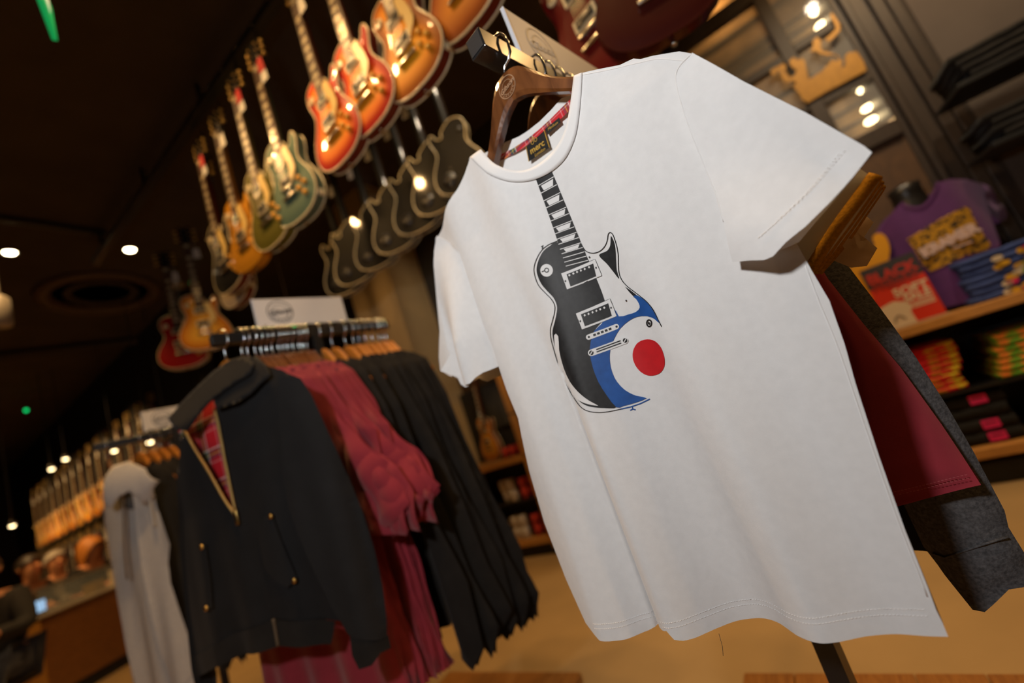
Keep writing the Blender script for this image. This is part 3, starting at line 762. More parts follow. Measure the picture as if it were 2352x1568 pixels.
# seams and stitching
def seam(name, px, g, r, m=M_WHITE2, off=0.0001, parent=tee):
    pts = []
    for p in catmull(px, 5, False):
        x, z = surf(*p, g, 25); pts.append((x, float(g(np.array(x), np.array(z))) + off, z))
    return MB().tube(pts, r, 6).build(name, m, parent, True)
seam('shoulder_seam', [(1338, 172), (1400, 160), (1460, 146), (1510, 136), (1550, 138), (1572, 140)], g_body, 0.0007)
seam('armhole_seam', [(1588, 124), (1562, 150), (1552, 176), (1560, 220), (1582, 290), (1612, 366), (1642, 440), (1662, 510)], g_slr, 0.0006, off=0.0002)
seam('armhole_seam', [(1003, 543), (1030, 556), (1062, 588), (1085, 615), (1105, 660), (1122, 720), (1135, 775)], g_sll, 0.0006, off=0.0002)
seam('side_seam', [(1850, 610), (1880, 690), (1925, 800), (1990, 990), (2060, 1190), (2130, 1370)], g_body, 0.0007)
def stitches(name, pts2, g, off=-0.0007, dash=0.0021, gap=0.0014, r=0.00028):
    P = np.array(resample(pts2, 0.0035, False)); mb = MB()
    for i in range(len(P) - 1):
        a = P[i]; b = P[i] + (P[i + 1] - P[i]) * 0.6
        ya, yb_ = float(g(a[0], a[1])) + off, float(g(b[0], b[1])) + off
        mb.tube([(a[0], ya, a[1]), (b[0], yb_, b[1])], r, 3)
    o = mb.build(name, M_WHITE2, tee); o['kind'] = 'stuff'
    return o
xs = np.linspace(-0.172, 0.19, 40)
for dz in (0.0235, 0.0175): stitches('hem_stitching', [(x, HEM_Z + dz + 0.002 * math.sin(x * 9)) for x in xs], g_body)
for k in (0, 1):
    px = [(1975 - 14 * k - 33, 345 + 8 * k), (1900 - 10 * k - 33, 432 + 6 * k), (1840 - 8 * k - 33, 490 + 4 * k), (1775 - 6 * k - 30, 545 + 4 * k)]
    stitches('sleeve_stitching', [surf(*p, g_slr) for p in catmull(px, 6, False)], g_slr)
MB().tube([(-0.012, 0.012, 0.634), (-0.0115, 0.008, 0.622), (-0.014, 0.006, 0.612)], 0.0003, 4).build('loose_thread', M_INK, tee)
# ------------------------------------------------------------------ the printed guitar
pp = lambda a, c: (1180 + a / 2.6125, 360 + c / 2.6125)
LV = [0]
def ink(name, poly, m, parent, lvl, smooth_=3, sp=0.005):
    q = [surf(*pp(*p), g_body, 25) for p in (catmull(poly, smooth_) if smooth_ else poly)]
    return sheet(name, q, g_body, m, parent, sp, off=-0.0005 - 0.0003 * lvl)
def stroke(name, lines, m, parent, lvl, wd=3.0):
    mb = MB()
    for ln in lines:
        wdt = wd; pts = ln
        pts = [np.array(p, float) for p in resample(pts, 8, False)]
        v = []; f = []
        for i, p in enumerate(pts):
            t = pts[min(i + 1, len(pts) - 1)] - pts[max(0, i - 1)]
            t = t / (np.hypot(*t) + 1e-9); nrm = np.array([-t[1], t[0]]) * wdt / 2
            for s in (-1, 1):
                x, z = surf(*pp(*(p + s * nrm)), g_body, 22)
                v.append((x, float(g_body(np.array(x), np.array(z))) - 0.0005 - 0.0003 * lvl, z))
        for i in range(len(pts) - 1): f.append((2 * i, 2 * i + 1, 2 * i + 3, 2 * i + 2))
        mb.add(v, f)
    return mb.build(name, m, parent, True)
def circ(cx, cy, r, n=20, ry=None, ang=0.0):
    ry = ry or r
    return [(cx + r * math.cos(2 * math.pi * k / n), cy + ry * math.sin(2 * math.pi * k / n)) for k in range(n)]
black = [(262, 512), (222, 532), (182, 562), (154, 608), (138, 665), (143, 708), (166, 762), (205, 808), (240, 846), (259, 890), (259, 930), (248, 985), (234, 1040), (236, 1085), (250, 1150), (275, 1230), (310, 1318), (350, 1400), (388, 1458), (425, 1486), (470, 1500), (540, 1506), (618, 1501), (560, 1430), (510, 1350), (476, 1262), (459, 1180), (464, 1110), (484, 1045), (520, 1000), (560, 950), (545, 858), (502, 742), (452, 625), (435, 590), (405, 540)]
pr = ink('guitar_print', black, M_PBLACK, tee, 0)
pr['label'] = 'printed black guitar body with roundel'
outl = catmull([(265, 505), (215, 525), (175, 555), (145, 600), (124, 660), (128, 712), (150, 770), (190, 815), (226, 852), (247, 890), (247, 930), (235, 980), (222, 1032), (224, 1085), (240, 1150), (266, 1235), (300, 1322), (340, 1408), (378, 1468), (410, 1505), (450, 1525), (510, 1533), (575, 1527), (650, 1511)], 4, False)
outr = catmull([(888, 1018), (868, 978), (838, 918), (800, 870), (760, 836), (720, 806), (682, 776), (652, 742), (634, 700), (629, 640), (628, 590), (620, 540), (606, 492), (594, 464), (580, 454), (568, 466), (563, 500), (549, 535), (520, 565), (480, 578), (442, 570), (420, 548), (405, 520)], 4, False)
stroke('outline', [outl, outr], M_PBLACK, pr, 1, 5.0)
inr = catmull([(640, 735), (622, 690), (616, 640), (616, 590), (608, 540), (594, 490), (582, 470), (575, 490), (566, 530), (545, 562)], 4, False)
ink('horn', [(512, 590), (560, 565), (580, 530), (583, 478), (592, 486), (606, 522), (612, 565), (615, 622), (619, 680), (633, 732), (600, 692), (560, 642)], M_PBLACK, pr, 0)
ink('waist', [(668, 778), (700, 799), (742, 832), (720, 838), (695, 812)], M_PBLACK, pr, 0, 0)
blue = [(598, 905), (632, 957), (690, 945), (735, 930), (757, 905), (752, 880), (735, 852), (718, 838), (745, 832), (800, 870), (845, 935), (876, 998), (845, 972), (800, 955), (740, 960), (690, 985), (640, 1030), (605, 1090), (582, 1150), (578, 1220), (592, 1290), (622, 1350), (672, 1400), (735, 1432), (800, 1447), (720, 1478), (660, 1494), (618, 1502), (560, 1430), (510, 1350), (476, 1262), (459, 1180), (464, 1110), (484, 1045), (530, 1000)]
ink('blue_arc', blue, M_PBLUE, pr, 1, 2)
ink('red_disc', catmull([(803, 1094), (850, 1106), (885, 1145), (904, 1200), (906, 1250), (886, 1290), (850, 1309), (808, 1311), (765, 1291), (731, 1250), (715, 1200), (722, 1150), (752, 1110)], 3), M_PRED, pr, 1, 0)
stroke('blue_edge', [[(640, 1513), (700, 1500), (760, 1480), (818, 1452)], [(712, 1496), (716, 1512)], [(700, 1520), (716, 1512), (733, 1517)]], M_PBLUE, pr, 1, 7.0)
stroke('strap_button', [[(170, 553), (182, 545)], [(166, 540), (180, 532)], [(175, 556), (174, 535)]], M_PBLACK, pr, 1, 6.0)
wpr = ink('highlight', [(245, 1069), (270, 1077), (275, 1160), (300, 1260), (340, 1350), (400, 1420), (460, 1465), (510, 1492), (450, 1483), (400, 1464), (360, 1428), (320, 1368), (282, 1290), (257, 1190)], M_PWHITE, pr, 2, 2)
ink('switch_plate', circ(200, 681, 38), M_PWHITE, pr, 2, 0)
stroke('switch', [circ(201, 680, 12) + [(213, 680)], [(190, 683), (172, 690)]], M_PBLACK, pr, 3, 6.0)
# neck
Lp = lambda y: np.array([np.interp(y, [122, 500, 660], [130, 262, 316]), y])
def Rp(y): t = (y - 122) / (660 - 122); return np.array([220 + (450 - 220) * t, 65 + (625 - 65) * t])
fb = [tuple(Lp(122)), tuple(Rp(122)), tuple(Rp(660)), tuple(Lp(660))]
ink('fretboard', fb, M_PBLACK, pr, 1, 0)
ys = [175, 220, 266, 308, 350, 387, 428, 463, 495, 525, 555, 582, 607, 632, 656]
stroke('frets', [[tuple(Lp(y)), tuple(Rp(y))] for y in ys], M_PWHITE, pr, 2, 4.5)['kind'] = 'stuff'
for i in (0, 2, 4, 6, 8, 10):
    y0, y1 = ys[i], ys[i + 1]
    a = lambda y, s: tuple(Lp(y) + (Rp(y) - Lp(y)) * s)
    ink('inlay', [a(y0 + (y1 - y0) * 0.18, 0.16), a(y0 + (y1 - y0) * 0.18, 0.92), a(y1 - (y1 - y0) * 0.12, 0.78), a(y1 - (y1 - y0) * 0.12, 0.22)], M_PWHITE, pr, 2, 0)
for fr, inner, dots in (([(287, 700), (490, 615), (530, 712), (322, 795)], [(320, 704), (480, 640), (498, 716), (344, 778)], [(338, 710), (362, 700), (384, 691), (407, 682), (430, 673), (456, 662)]),
                        ([(375, 940), (580, 852), (620, 955), (412, 1035)], [(406, 944), (570, 878), (592, 954), (430, 1016)], [(430, 950), (453, 942), (477, 932), (500, 923), (523, 914), (547, 905)])):
    pk = ink('pickup_frame', fr, M_PWHITE, pr, 2, 0)
    stroke('pickup_edge', [[fr[0], fr[1], fr[2], fr[3], fr[0]]], M_PBLACK, pr, 2, 4.0)
    ink('pickup', inner, M_PBLACK, pr, 3, 0)
    for d in dots: ink('pole', [(d[0], d[1] - 8), (d[0] + 7, d[1]), (d[0], d[1] + 8), (d[0] - 7, d[1])], M_PWHITE, pr, 4, 0)
    for a, b in ((0, 3), (1, 2)):
        cx_, cy_ = (fr[a][0] + fr[b][0]) / 2 + (9 if a == 0 else -13), (fr[a][1] + fr[b][1]) / 2 + (-2 if a == 0 else 2)
        ink('screw', [(cx_, cy_ - 8), (cx_ + 6, cy_), (cx_, cy_ + 8), (cx_ - 6, cy_)], M_PBLACK, pr, 3, 0)
for p in ((457, 602), (677, 862)): ink('screw', [(p[0], p[1] - 7), (p[0] + 5, p[1]), (p[0], p[1] + 7), (p[0] - 5, p[1])], M_PBLACK, pr, 3, 0)
def bar(p, q, r):
    p, q = np.array(p, float), np.array(q, float); t = (q - p) / np.hypot(*(q - p)); nn = np.array([-t[1], t[0]])
    out = []
    for k in range(9): an = math.pi * (0.5 + k / 8); out.append(tuple(p + r * (t * math.cos(an) + nn * math.sin(an))))
    for k in range(9): an = math.pi * (-0.5 + k / 8); out.append(tuple(q + r * (t * math.cos(an) + nn * math.sin(an))))
    return out
ink('bridge', bar((452, 1081), (618, 1018), 16), M_PWHITE, pr, 2, 0)
for k in range(5):
    t0 = 0.17 + k * 0.14
    A_ = np.array((452, 1081)) + np.array((166, -63)) * t0; B_ = np.array((452, 1081)) + np.array((166, -63)) * (t0 + 0.095)
    stroke('saddle', [[tuple(A_), tuple(B_)]], M_PBLACK, pr, 3, 13.0)
for p in ((454, 1080), (620, 1018)): ink('screw', circ(p[0], p[1], 7, 8), M_PBLACK, pr, 3, 0)
ink('tailpiece', bar((468, 1175), (670, 1101), 20), M_PWHITE, pr, 2, 0)
stroke('tailpiece_slot', [[(498, 1156), (645, 1102)], [(500, 1170), (648, 1116)]], M_PBLACK, pr, 3, 7.0)
for p in ((469, 1175), (671, 1101)):
    ink('stud', circ(p[0], p[1], 14, 14), M_PBLACK, pr, 3, 0)
    stroke('stud_slot', [[(p[0] - 7, p[1] + 12), (p[0] + 7, p[1] - 12)]], M_PWHITE, pr, 4, 5.0)
stroke('knob', [circ(814, 997, 14, 20, 20) + [(828, 997)]], M_PBLACK, pr, 2, 8.0)
ink('knob_centre', circ(813, 998, 6, 12, 8), M_PBLACK, pr, 2, 0)
# ================================================================== other garments
def folds(seed, amp):
    r = np.random.default_rng(seed)
    ks = r.uniform(18, 60, 5); ph = r.uniform(0, 6.28, 5); am = r.uniform(0.3, 1, 5); am /= am.sum()
    dr = r.uniform(-1.5, 1.5, 5)
    def f(x, z):
        t = np.clip((1.34 - z) / 0.6, 0.05, 1.2)
        return amp * t * sum(a * np.sin(k * x + p + d * z * 3) for a, k, p, d in zip(am, ks, ph, dr))
    return f
def garment_meshes(name, right, m, puff, amp, seed, sp=0.014, neck_f=1.30, neck_b=1.362, neck_w=0.075, asym=None):
    left = [(-x, z) for x, z in (asym or right)][::-1]
    zt = right[0][1]
    out = []
    F_ = folds(seed, amp)
    for side, nz in ((-1, neck_f), (1, neck_b)):
        nk = [(neck_w * math.sin(a), zt - (zt - nz) * math.cos(a)) for a in np.linspace(-1.45, 1.45, 11)]
        poly = nk + right + left
        V, Fc = tri_poly(poly, sp)
        A = np.array(V)
        hem = min(p[1] for p in right)
        line = right[:-1] if right[-1][1] <= hem + 0.02 else right
        d = np.minimum(segdist(A, right, False) if len(right) > 1 else 1, segdist(A, left, False))
        # the hem stays open: ignore the hem corner segments by height
        up = np.clip((A[:, 1] - hem) / 0.05, 0, 1)
        p_ = puff * np.maximum(1 - np.exp(-d / 0.012), (1 - up) * 0.8)
        Y = side * p_ + F_(A[:, 0], A[:, 1])
        if name == 'maroon_polo':   # crumpled sleeve ends
            cr = np.clip((A[:, 0] - 0.22) / 0.08, 0, 1) * np.clip((1.2 - A[:, 1]) / 0.12, 0, 1)
            Y = Y + cr * 0.007 * np.sin(46 * (A[:, 0] + 0.5 * A[:, 1]) + seed) + cr * 0.005 * np.sin(40 * (A[:, 1] - 0.6 * A[:, 0]) + 2 * seed)
        me = bpy.data.meshes.new(name + ('_front' if side < 0 else '_back'))
        me.from_pydata(np.c_[A[:, 0], Y, A[:, 1]].tolist(), [], Fc)
        me.materials.append(m)
        me.polygons.foreach_set('use_smooth', [True] * len(Fc))
        out.append(me)
    return out
def garment(kind, meshes, n, e, label, cat, group=None, rot=0.0):
    root = tag(empty(kind, rack(n, e, -0.028 if e < -1 else 0), ROT_R + rot), label, cat, group)
    link('front_panel', meshes[0], root); link('back_panel', meshes[1], root)
    return root
# ---- behind the white shirt on the same rail
tee_r = [(0.075, 1.385), (0.15, 1.345), (0.213, 1.30), (0.262, 1.17), (0.306, 1.055), (0.27, 1.028), (0.226, 0.998), (0.20, 1.06), (0.19, 1.0), (0.175, 0.75), (0.165, 0.66)]
tee_l = [(0.075, 1.385), (0.15, 1.345), (0.213, 1.30), (0.225, 1.17), (0.235, 1.12), (0.20, 1.1), (0.18, 1.08), (0.17, 1.06), (0.16, 1.0), (0.15, 0.75), (0.14, 0.66)]
M_W3 = mat('white_ringer', (0.74, 0.73, 0.72), 0.9)
for i, n in enumerate((0.592, 0.620, 0.648)):
    gm = garment_meshes('ringer_tee', tee_r, M_W3, 0.014, 0.004, 20 + i, asym=tee_l)
    root = garment('ringer_t_shirt', gm, n, E0, ['white t-shirt with mustard sleeve edge right behind the guitar shirt', 'white t-shirt with mustard sleeve edge, second of three in the row', 'white t-shirt with mustard sleeve edge, rearmost of the three'][i], 't-shirt', 'white shirts with mustard sleeve edges')
    P = catmull([(0.310, 1.058), (0.268, 1.026), (0.222, 0.994)], 8, False)
    for side, y in ((-1, -0.013), (1, 0.013)):
        mb = MB(); v = []; f = []
        for k, (x, z) in enumerate(P):
            t = k / (len(P) - 1); yy = side * (0.003 + 0.013 * math.sin(math.pi * min(1, t * 1.1)) ** 0.6) + 0.004 * math.sin(9 * t + i)
            v += [(x, yy, z), (x - 0.0075, yy - side * 0.001, z + 0.0105), (x - 0.0035, yy - 0.0022, z + 0.005)]
        for k in range(len(P) - 1):
            for a, b in ((0, 2), (2, 1)): f.append((3 * k + a, 3 * k + b, 3 * k + 3 + b, 3 * k + 3 + a))
        o = mb.add(v, f).build('sleeve_trim', M_MUSTARD, root, True)
        md = o.modifiers.new('thickness', 'SOLIDIFY'); md.thickness = 0.002
beige_r = [(0.075, 1.385), (0.15, 1.345), (0.213, 1.30), (0.25, 1.17), (0.272, 1.075), (0.286, 1.03), (0.272, 1.018), (0.278, 1.0), (0.262, 0.985), (0.248, 0.99), (0.225, 1.02), (0.19, 1.0), (0.175, 0.75), (0.165, 0.66)]
garment('beige_t_shirt', garment_meshes('beige_tee', beige_r, M_BEIGE, 0.018, 0.010, 31, asym=tee_l), 0.680, E0, 'beige shirt with crumpled sleeve behind the mustard edged shirts', 't-shirt')
mar_r = [(0.075, 1.385), (0.15, 1.345), (0.205, 1.30), (0.212, 1.17), (0.214, 1.05), (0.218, 0.99), (0.230, 0.92), (0.243, 0.857), (0.253, 0.78), (0.260, 0.708), (0.206, 0.700), (0.15, 0.69)]
mt = garment('maroon_t_shirt', garment_meshes('maroon_tee', mar_r, M_MAROON, 0.016, 0.007, 33, sp=0.01, asym=tee_l), 0.715, E0, 'maroon shirt hanging behind the white guitar shirt', 't-shirt')
mb = MB()
Fm = folds(33, 0.007)
for dz in (0.014, 0.018):
    for x in np.arange(0.165, 0.252, 0.0036):
        z = 0.70 + dz + (x - 0.206) * 0.13
        mb.tube([(x, -0.0175 + float(Fm(x, z)), z), (x + 0.0022, -0.0175 + float(Fm(x + 0.0022, z)), z)], 0.0004, 3)
mb.build('hem_stitching', mat('maroon_thread', (0.30, 0.05, 0.06), 0.8), mt)
grey_r = [(0.075, 1.385), (0.15, 1.345), (0.205, 1.30), (0.225, 1.17), (0.234, 1.06), (0.240, 1.0), (0.250, 0.93), (0.259, 0.858), (0.264, 0.79), (0.266, 0.731), (0.266, 0.66), (0.262, 0.64), (0.264, 0.61), (0.250, 0.574), (0.236, 0.572), (0.220, 0.560), (0.206, 0.550), (0.196, 0.552), (0.184, 0.588), (0.176, 0.622), (0.178, 0.8), (0.172, 0.95), (0.165, 0.8), (0.16, 0.63)]
gs = garment('grey_sweatshirt', garment_meshes('grey_sweat', grey_r, M_GREYM, 0.018, 0.006, 35, sp=0.01, asym=tee_l), 0.755, E0, 'dark grey marl sweatshirt with long cuffed sleeve behind the maroon shirt', 'sweatshirt')
MB().tube([(0.184, -0.012, 0.618), (0.194, -0.018, 0.615), (0.21, -0.020, 0.622), (0.235, -0.018, 0.630), (0.258, -0.010, 0.634)], 0.0014, 6).build('cuff_seam', M_GREYM, gs, True)
nav_r = [(0.075, 1.385), (0.15, 1.345), (0.205, 1.30), (0.19, 1.1), (0.185, 0.8), (0.182, 0.60)]
garment('navy_sweatshirt', garment_meshes('navy_sweat', nav_r, M_NAVY, 0.016, 0.006, 37, asym=tee_l), 0.80, E0, 'navy sweatshirt at the back of the white shirt rack', 'sweatshirt')
# ---- second rack: maroon shirts and black shirts
E2 = -1.447
mar2 = [(0.072, 1.372), (0.15, 1.335), (0.212, 1.29), (0.262, 1.18), (0.318, 1.07), (0.375, 0.965), (0.422, 0.865), (0.385, 0.815), (0.31, 0.825), (0.275, 0.93), (0.245, 1.02), (0.235, 0.98), (0.25, 0.75), (0.278, 0.43)]
mar2l = [(0.072, 1.372), (0.15, 1.335), (0.212, 1.29), (0.24, 1.18), (0.26, 1.07), (0.28, 0.95), (0.24, 0.94), (0.22, 1.02), (0.21, 0.98), (0.2, 0.75), (0.2, 0.44)]
mm = []
for k in range(5):
    j = lambda s: (np.random.default_rng(60 + k * 7 + s).uniform(-1, 1))
    pr_ = [(x + (0.03 * j(i) if 4 <= i <= 9 else 0.006 * j(i)), z + (0.035 * j(i + 20) if 4 <= i <= 9 else 0.01 * j(i + 20) if i > 9 else 0)) for i, (x, z) in enumerate(mar2)]
    mm.append(garment_meshes('maroon_polo', pr_, M_MAROON, 0.0095, 0.015, 40 + k, sp=0.014, asym=mar2l))
blk2 = [(0.072, 1.372), (0.15, 1.335), (0.212, 1.29), (0.262, 1.15), (0.302, 0.98), (0.335, 0.80), (0.36, 0.62), (0.378, 0.47), (0.33, 0.435), (0.27, 0.43), (0.262, 0.6), (0.245, 0.85), (0.23, 1.0), (0.222, 0.85), (0.215, 0.62), (0.212, 0.50)]
bb = []
for k in range(4):
    j = lambda s: (np.random.default_rng(160 + k * 7 + s).uniform(-1, 1))
    pr_ = [(x + (0.02 * j(i) if 4 <= i <= 9 else 0.006 * j(i)), z + (0.03 * j(i + 20) if 5 <= i <= 9 else 0.02 * j(i + 20) if i > 12 else 0)) for i, (x, z) in enumerate(blk2)]
    bb.append(garment_meshes('black_shirt', pr_, M_BLKCLOTH, 0.013, 0.014, 50 + k, sp=0.016, asym=mar2l))
ordn = ['first', 'second', 'third', 'fourth', 'fifth', 'sixth', 'seventh', 'eighth', 'ninth', 'tenth', 'eleventh', 'twelfth', 'thirteenth', 'fourteenth', 'fifteenth']
hooks = [0.362, 0.407, 0.422, 0.443, 0.460, 0.476, 0.492, 0.512, 0.525, 0.540, 0.557, 0.576, 0.588, 0.603]
for i, n in enumerate(hooks):
    rz = R(24 - 1.2 * i + rng.uniform(-2, 2))
    if i >= 2:
        hanger(n, E2, 'brown wooden hanger, %s of the maroon shirt hangers from the jacket' % ordn[i - 2], group='hangers of the maroon shirts', rot=rz)
        garment('maroon_shirt', mm[i % 5], n, E2, 'maroon shirt, %s of the maroon shirts behind the black jacket' % ordn[i - 2], 'shirt', 'maroon shirts on the rack', rz)
    else:
        hanger(n, E2, ['honey wooden hanger in the collar of the black jacket', 'brown wooden hanger between jacket and maroon shirts'][i], light=(i == 0), rot=R(27.4) if i == 0 else rz)
        if i == 1: garment('maroon_shirt', mm[1], n, E2, 'maroon shirt touching the back of the black jacket', 'shirt', 'maroon shirts on the rack', rot=rz)
hooks2 = [0.646, 0.689, 0.737, 0.769, 0.791, 0.818, 0.846, 0.874, 0.890, 0.907]
for i, n in enumerate(hooks2):
    rz = R(7 - 0.7 * i + rng.uniform(-2, 2))
    hanger(n, E2, 'light wooden hanger, %s of the black shirt hangers' % ordn[i], light=True, group='hangers of the black shirts', rot=rz)
    garment('black_shirt', bb[i % 4], n, E2, 'black long sleeved shirt, %s behind the maroon shirts' % ordn[i], 'shirt', 'black shirts at the back of the rack', rz)
# small gold embroidered motif on a black sleeve
# ---- the black zip jacket, turned towards the aisle
ALJ = 15.0
NJ, EJ = hd(ALJ), hd(ALJ + 90)
HKJ = np.array(rack(0.345, -1.443, 0))
DJ = float(HKJ @ NJ)
jk = tag(empty('zip_jacket', HKJ, -R(ALJ)), 'black zip jacket with red tartan lining at the front of the maroon rack', 'jacket')
def surfj(u, v, g):
    y = 0.0
    for _ in range(30):
        X = hit(u, v, NJ, DJ + y); x, z = float((X - HKJ) @ EJ), float(X[2] + CAM_H)
        y = 0.5 * y + 0.5 * float(g(np.array(x), np.array(z)))
    return x, z
FJ = folds(77, 0.012)
def gj(x, z): return -0.045 * np.clip(1 - (x / 0.30) ** 2, 0, 1) * np.clip((1.40 - z) / 0.15, 0.2, 1) - 0.02 * np.clip((1.0 - z) / 0.4, 0, 1) + FJ(x, z)
def jsheet(name, px, g, m, sp=0.012, off=0.0, sm=0, parent=None, solid=0.0):
    if sm: px = catmull(px, sm)
    return sheet(name, [surfj(*p, g) for p in px], lambda x, z: g(x, z), m, parent or jk, sp, off=off, solid=solid)
jsheet('right_front', [(548, 838), (600, 836), (650, 850), (695, 880), (730, 960), (755, 1080), (775, 1200), (785, 1330), (780, 1425), (690, 1425), (632, 1420), (600, 1320), (570, 1240), (548, 1190), (530, 1110), (512, 1010), (498, 938), (510, 900), (530, 870)], gj, M_JACKET)
jsheet('left_front', [(425, 985), (455, 1030), (490, 1090), (520, 1145), (548, 1190), (570, 1240), (600, 1320), (632, 1420), (540, 1452), (450, 1505), (436, 1400), (424, 1250), (416, 1120), (412, 1030)], gj, M_JACKET)
def gj_in(x, z): return gj(x, z) + 0.030
jsheet('tartan_lining', [(410, 990), (430, 955), (455, 930), (480, 912), (515, 920), (545, 1000), (560, 1100), (555, 1200), (500, 1130), (440, 1030)], gj_in, tartan('tartan_lining', 11.0), 0.012)
jsheet('back_panel', [(520, 840), (600, 838), (690, 880), (715, 1100), (770, 1440), (640, 1450), (460, 1510), (425, 1250), (420, 1010), (450, 930)], lambda x, z: gj(x, z) * 0.3 + 0.06, M_JACKET, 0.02)
def gcol(x, z): return gj(x, z) - 0.016 - 0.02 * np.clip((1.42 - z) / 0.2, 0, 1)
jsheet('collar_flap', [(560, 818), (530, 826), (492, 852), (450, 892), (415, 928), (388, 962), (405, 985), (430, 990), (446, 968), (462, 945), (480, 925), (505, 905), (540, 880), (575, 860), (585, 835)], gcol, M_JACKET, 0.01, solid=0.004)
jsheet('collar_flap', [(560, 818), (592, 820), (612, 838), (622, 862), (600, 880), (575, 905), (545, 925), (498, 940), (492, 920), (510, 890), (540, 850)], lambda x, z: gcol(x, z) + 0.010, M_JACKET, 0.01, solid=0.004)
def gsl(x, z): return gj(np.minimum(x, 0.16), z) - 0.012 - 0.055 * np.sqrt(np.clip(1 - ((x - 0.235) / 0.13) ** 2, 0, 1)) + FJ(x * 1.4 + 1, z) * 0.7
jsheet('sleeve', [(640, 848), (690, 868), (715, 905), (742, 965), (772, 1030), (805, 1105), (835, 1180), (860, 1260), (878, 1340), (888, 1420), (890, 1462), (845, 1470), (800, 1458), (765, 1400), (725, 1320), (690, 1240), (662, 1160), (648, 1090), (645, 1000), (640, 920)], gsl, M_JACKET, 0.011)
jsheet('cuff', [(800, 1455), (845, 1468), (890, 1460), (896, 1490), (872, 1502), (852, 1530), (822, 1540), (806, 1508)], gsl, M_BLKCLOTH, 0.011, off=0.004)
jsheet('sleeve', [(420, 1010), (440, 1100), (446, 1250), (470, 1400), (498, 1545), (498, 1600), (455, 1610), (440, 1540), (425, 1400), (412, 1250), (405, 1100)], lambda x, z: gj(x, z) + 0.03, M_JACKET, 0.014)
jsheet('waist_rib', [(450, 1503), (540, 1452), (632, 1420), (690, 1424), (772, 1425), (768, 1452), (762, 1478), (700, 1484), (643, 1482), (560, 1500), (500, 1530), (452, 1556)], gj, M_BLKCLOTH, 0.011, off=-0.003)
def jtube(name, px, r, m, g=gj, off=-0.006, parent=None):
    pts = []
    for p in catmull(px, 4, False):
        x, z = surfj(*p, g); pts.append((x, float(g(np.array(x), np.array(z))) + off, z))
    return MB().tube(pts, r, 8).build(name, m, parent or jk, True)
M_ZIP = mat('zip_brass', (0.55, 0.36, 0.13), 0.35, 0.9, bump=0.8, bscale=500)
jtube('zipper', [(427, 985), (455, 1035), (490, 1092), (520, 1145), (546, 1182)], 0.0042, M_ZIP)
jtube('zipper', [(498, 940), (508, 985), (520, 1050), (532, 1110), (545, 1172)], 0.0042, M_ZIP)
jtube('zip_tape', [(632, 1418), (638, 1450), (643, 1480)], 0.004, mat('zip_tape_end', (0.10, 0.07, 0.04), 0.6))
x, z = surfj(550, 1172, gj); y = float(gj(np.array(x), np.array(z))) - 0.012
MB().box(x - 0.006, x + 0.005, y - 0.003, y + 0.003, z - 0.034, z + 0.004, 0.002).build('zip_pull', M_GOLD, jk, True)
pk = jsheet('pocket_flap', [(598, 1190), (632, 1178), (650, 1230), (690, 1325), (668, 1345), (640, 1330), (615, 1300), (602, 1240)], gj, M_JACKET, 0.010, off=-0.010)
jsheet('pocket_welt', [(470, 1245), (480, 1245), (492, 1320), (497, 1392), (486, 1395), (478, 1320)], gj, M_JACKET, 0.010, off=-0.010)
for px in ((631, 1182), (685, 1328), (474, 1252), (484, 1391)):
    x, z = surfj(*px, gj); y = float(gj(np.array(x), np.array(z))) - 0.014
    MB().lathe([(0.0065, 0.003), (0.0065, -0.001), (0.004, -0.003), (0.001, -0.003)], 14, 'y', (x, y, z)).build('snap_button', M_GOLD, jk, True)
# ---- grey hoodie on the third rack
ALH = 12.0
NH, EH = hd(ALH), hd(ALH + 90)
HKH = np.array(rack(0.14, -2.76, 0)); DH = float(HKH @ NH)
E3 = -2.76
def surfh(u, v, g):
    y = 0.0
    for _ in range(30):
        X = hit(u, v, NH, DH + y); x, z = float((X - HKH) @ EH), float(X[2] + CAM_H)
        y = 0.5 * y + 0.5 * float(g(np.array(x), np.array(z)))
    return x, z
hdg = tag(empty('hoodie', HKH, -R(ALH)), 'light grey zip hoodie hanging behind the black jacket', 'hoodie')
hanger(0.14, E3, 'wooden hanger inside the light grey hoodie', rot=R(4))
FH = folds(91, 0.012)
def ghd(x, z): return -0.06 * np.clip(1 - ((x - 0.02) / 0.26) ** 2, 0, 1) + FH(x, z)
def hsheet(name, px, g, m, sp=0.014, off=0.0, sm=0, solid=0.0):
    if sm: px = catmull(px, sm)
    return sheet(name, [surfh(*p, g) for p in px], g, m, hdg, sp, off=off, solid=solid)
hsheet('body', [(240, 1115), (252, 1090), (300, 1085), (345, 1110), (358, 1150), (366, 1250), (385, 1340), (412, 1420), (440, 1500), (460, 1600), (370, 1640), (318, 1590), (292, 1500), (272, 1380), (255, 1260), (244, 1180)], ghd, M_HOOD)
hsheet('back_panel', [(236, 1115), (300, 1080), (350, 1110), (400, 1400), (465, 1610), (320, 1640), (270, 1380), (240, 1200)], lambda x, z: ghd(x, z) * 0.3 + 0.07, M_HOOD, 0.03)
def ghs(x, z): return ghd(x, z) - 0.03 - 0.04 * np.clip(1 - ((x - 0.10) / 0.10) ** 2, 0, 1)
hsheet('sleeve', [(310, 1105), (345, 1112), (362, 1170), (378, 1215), (390, 1250), (386, 1290), (392, 1340), (412, 1400), (436, 1470), (452, 1535), (425, 1568), (395, 1575), (368, 1500), (345, 1400), (325, 1300), (312, 1200), (305, 1140)], ghs, M_HOOD)
hsheet('cuff', [(395, 1570), (425, 1562), (452, 1535), (460, 1590), (410, 1625)], ghs, M_HOOD, off=0.004)
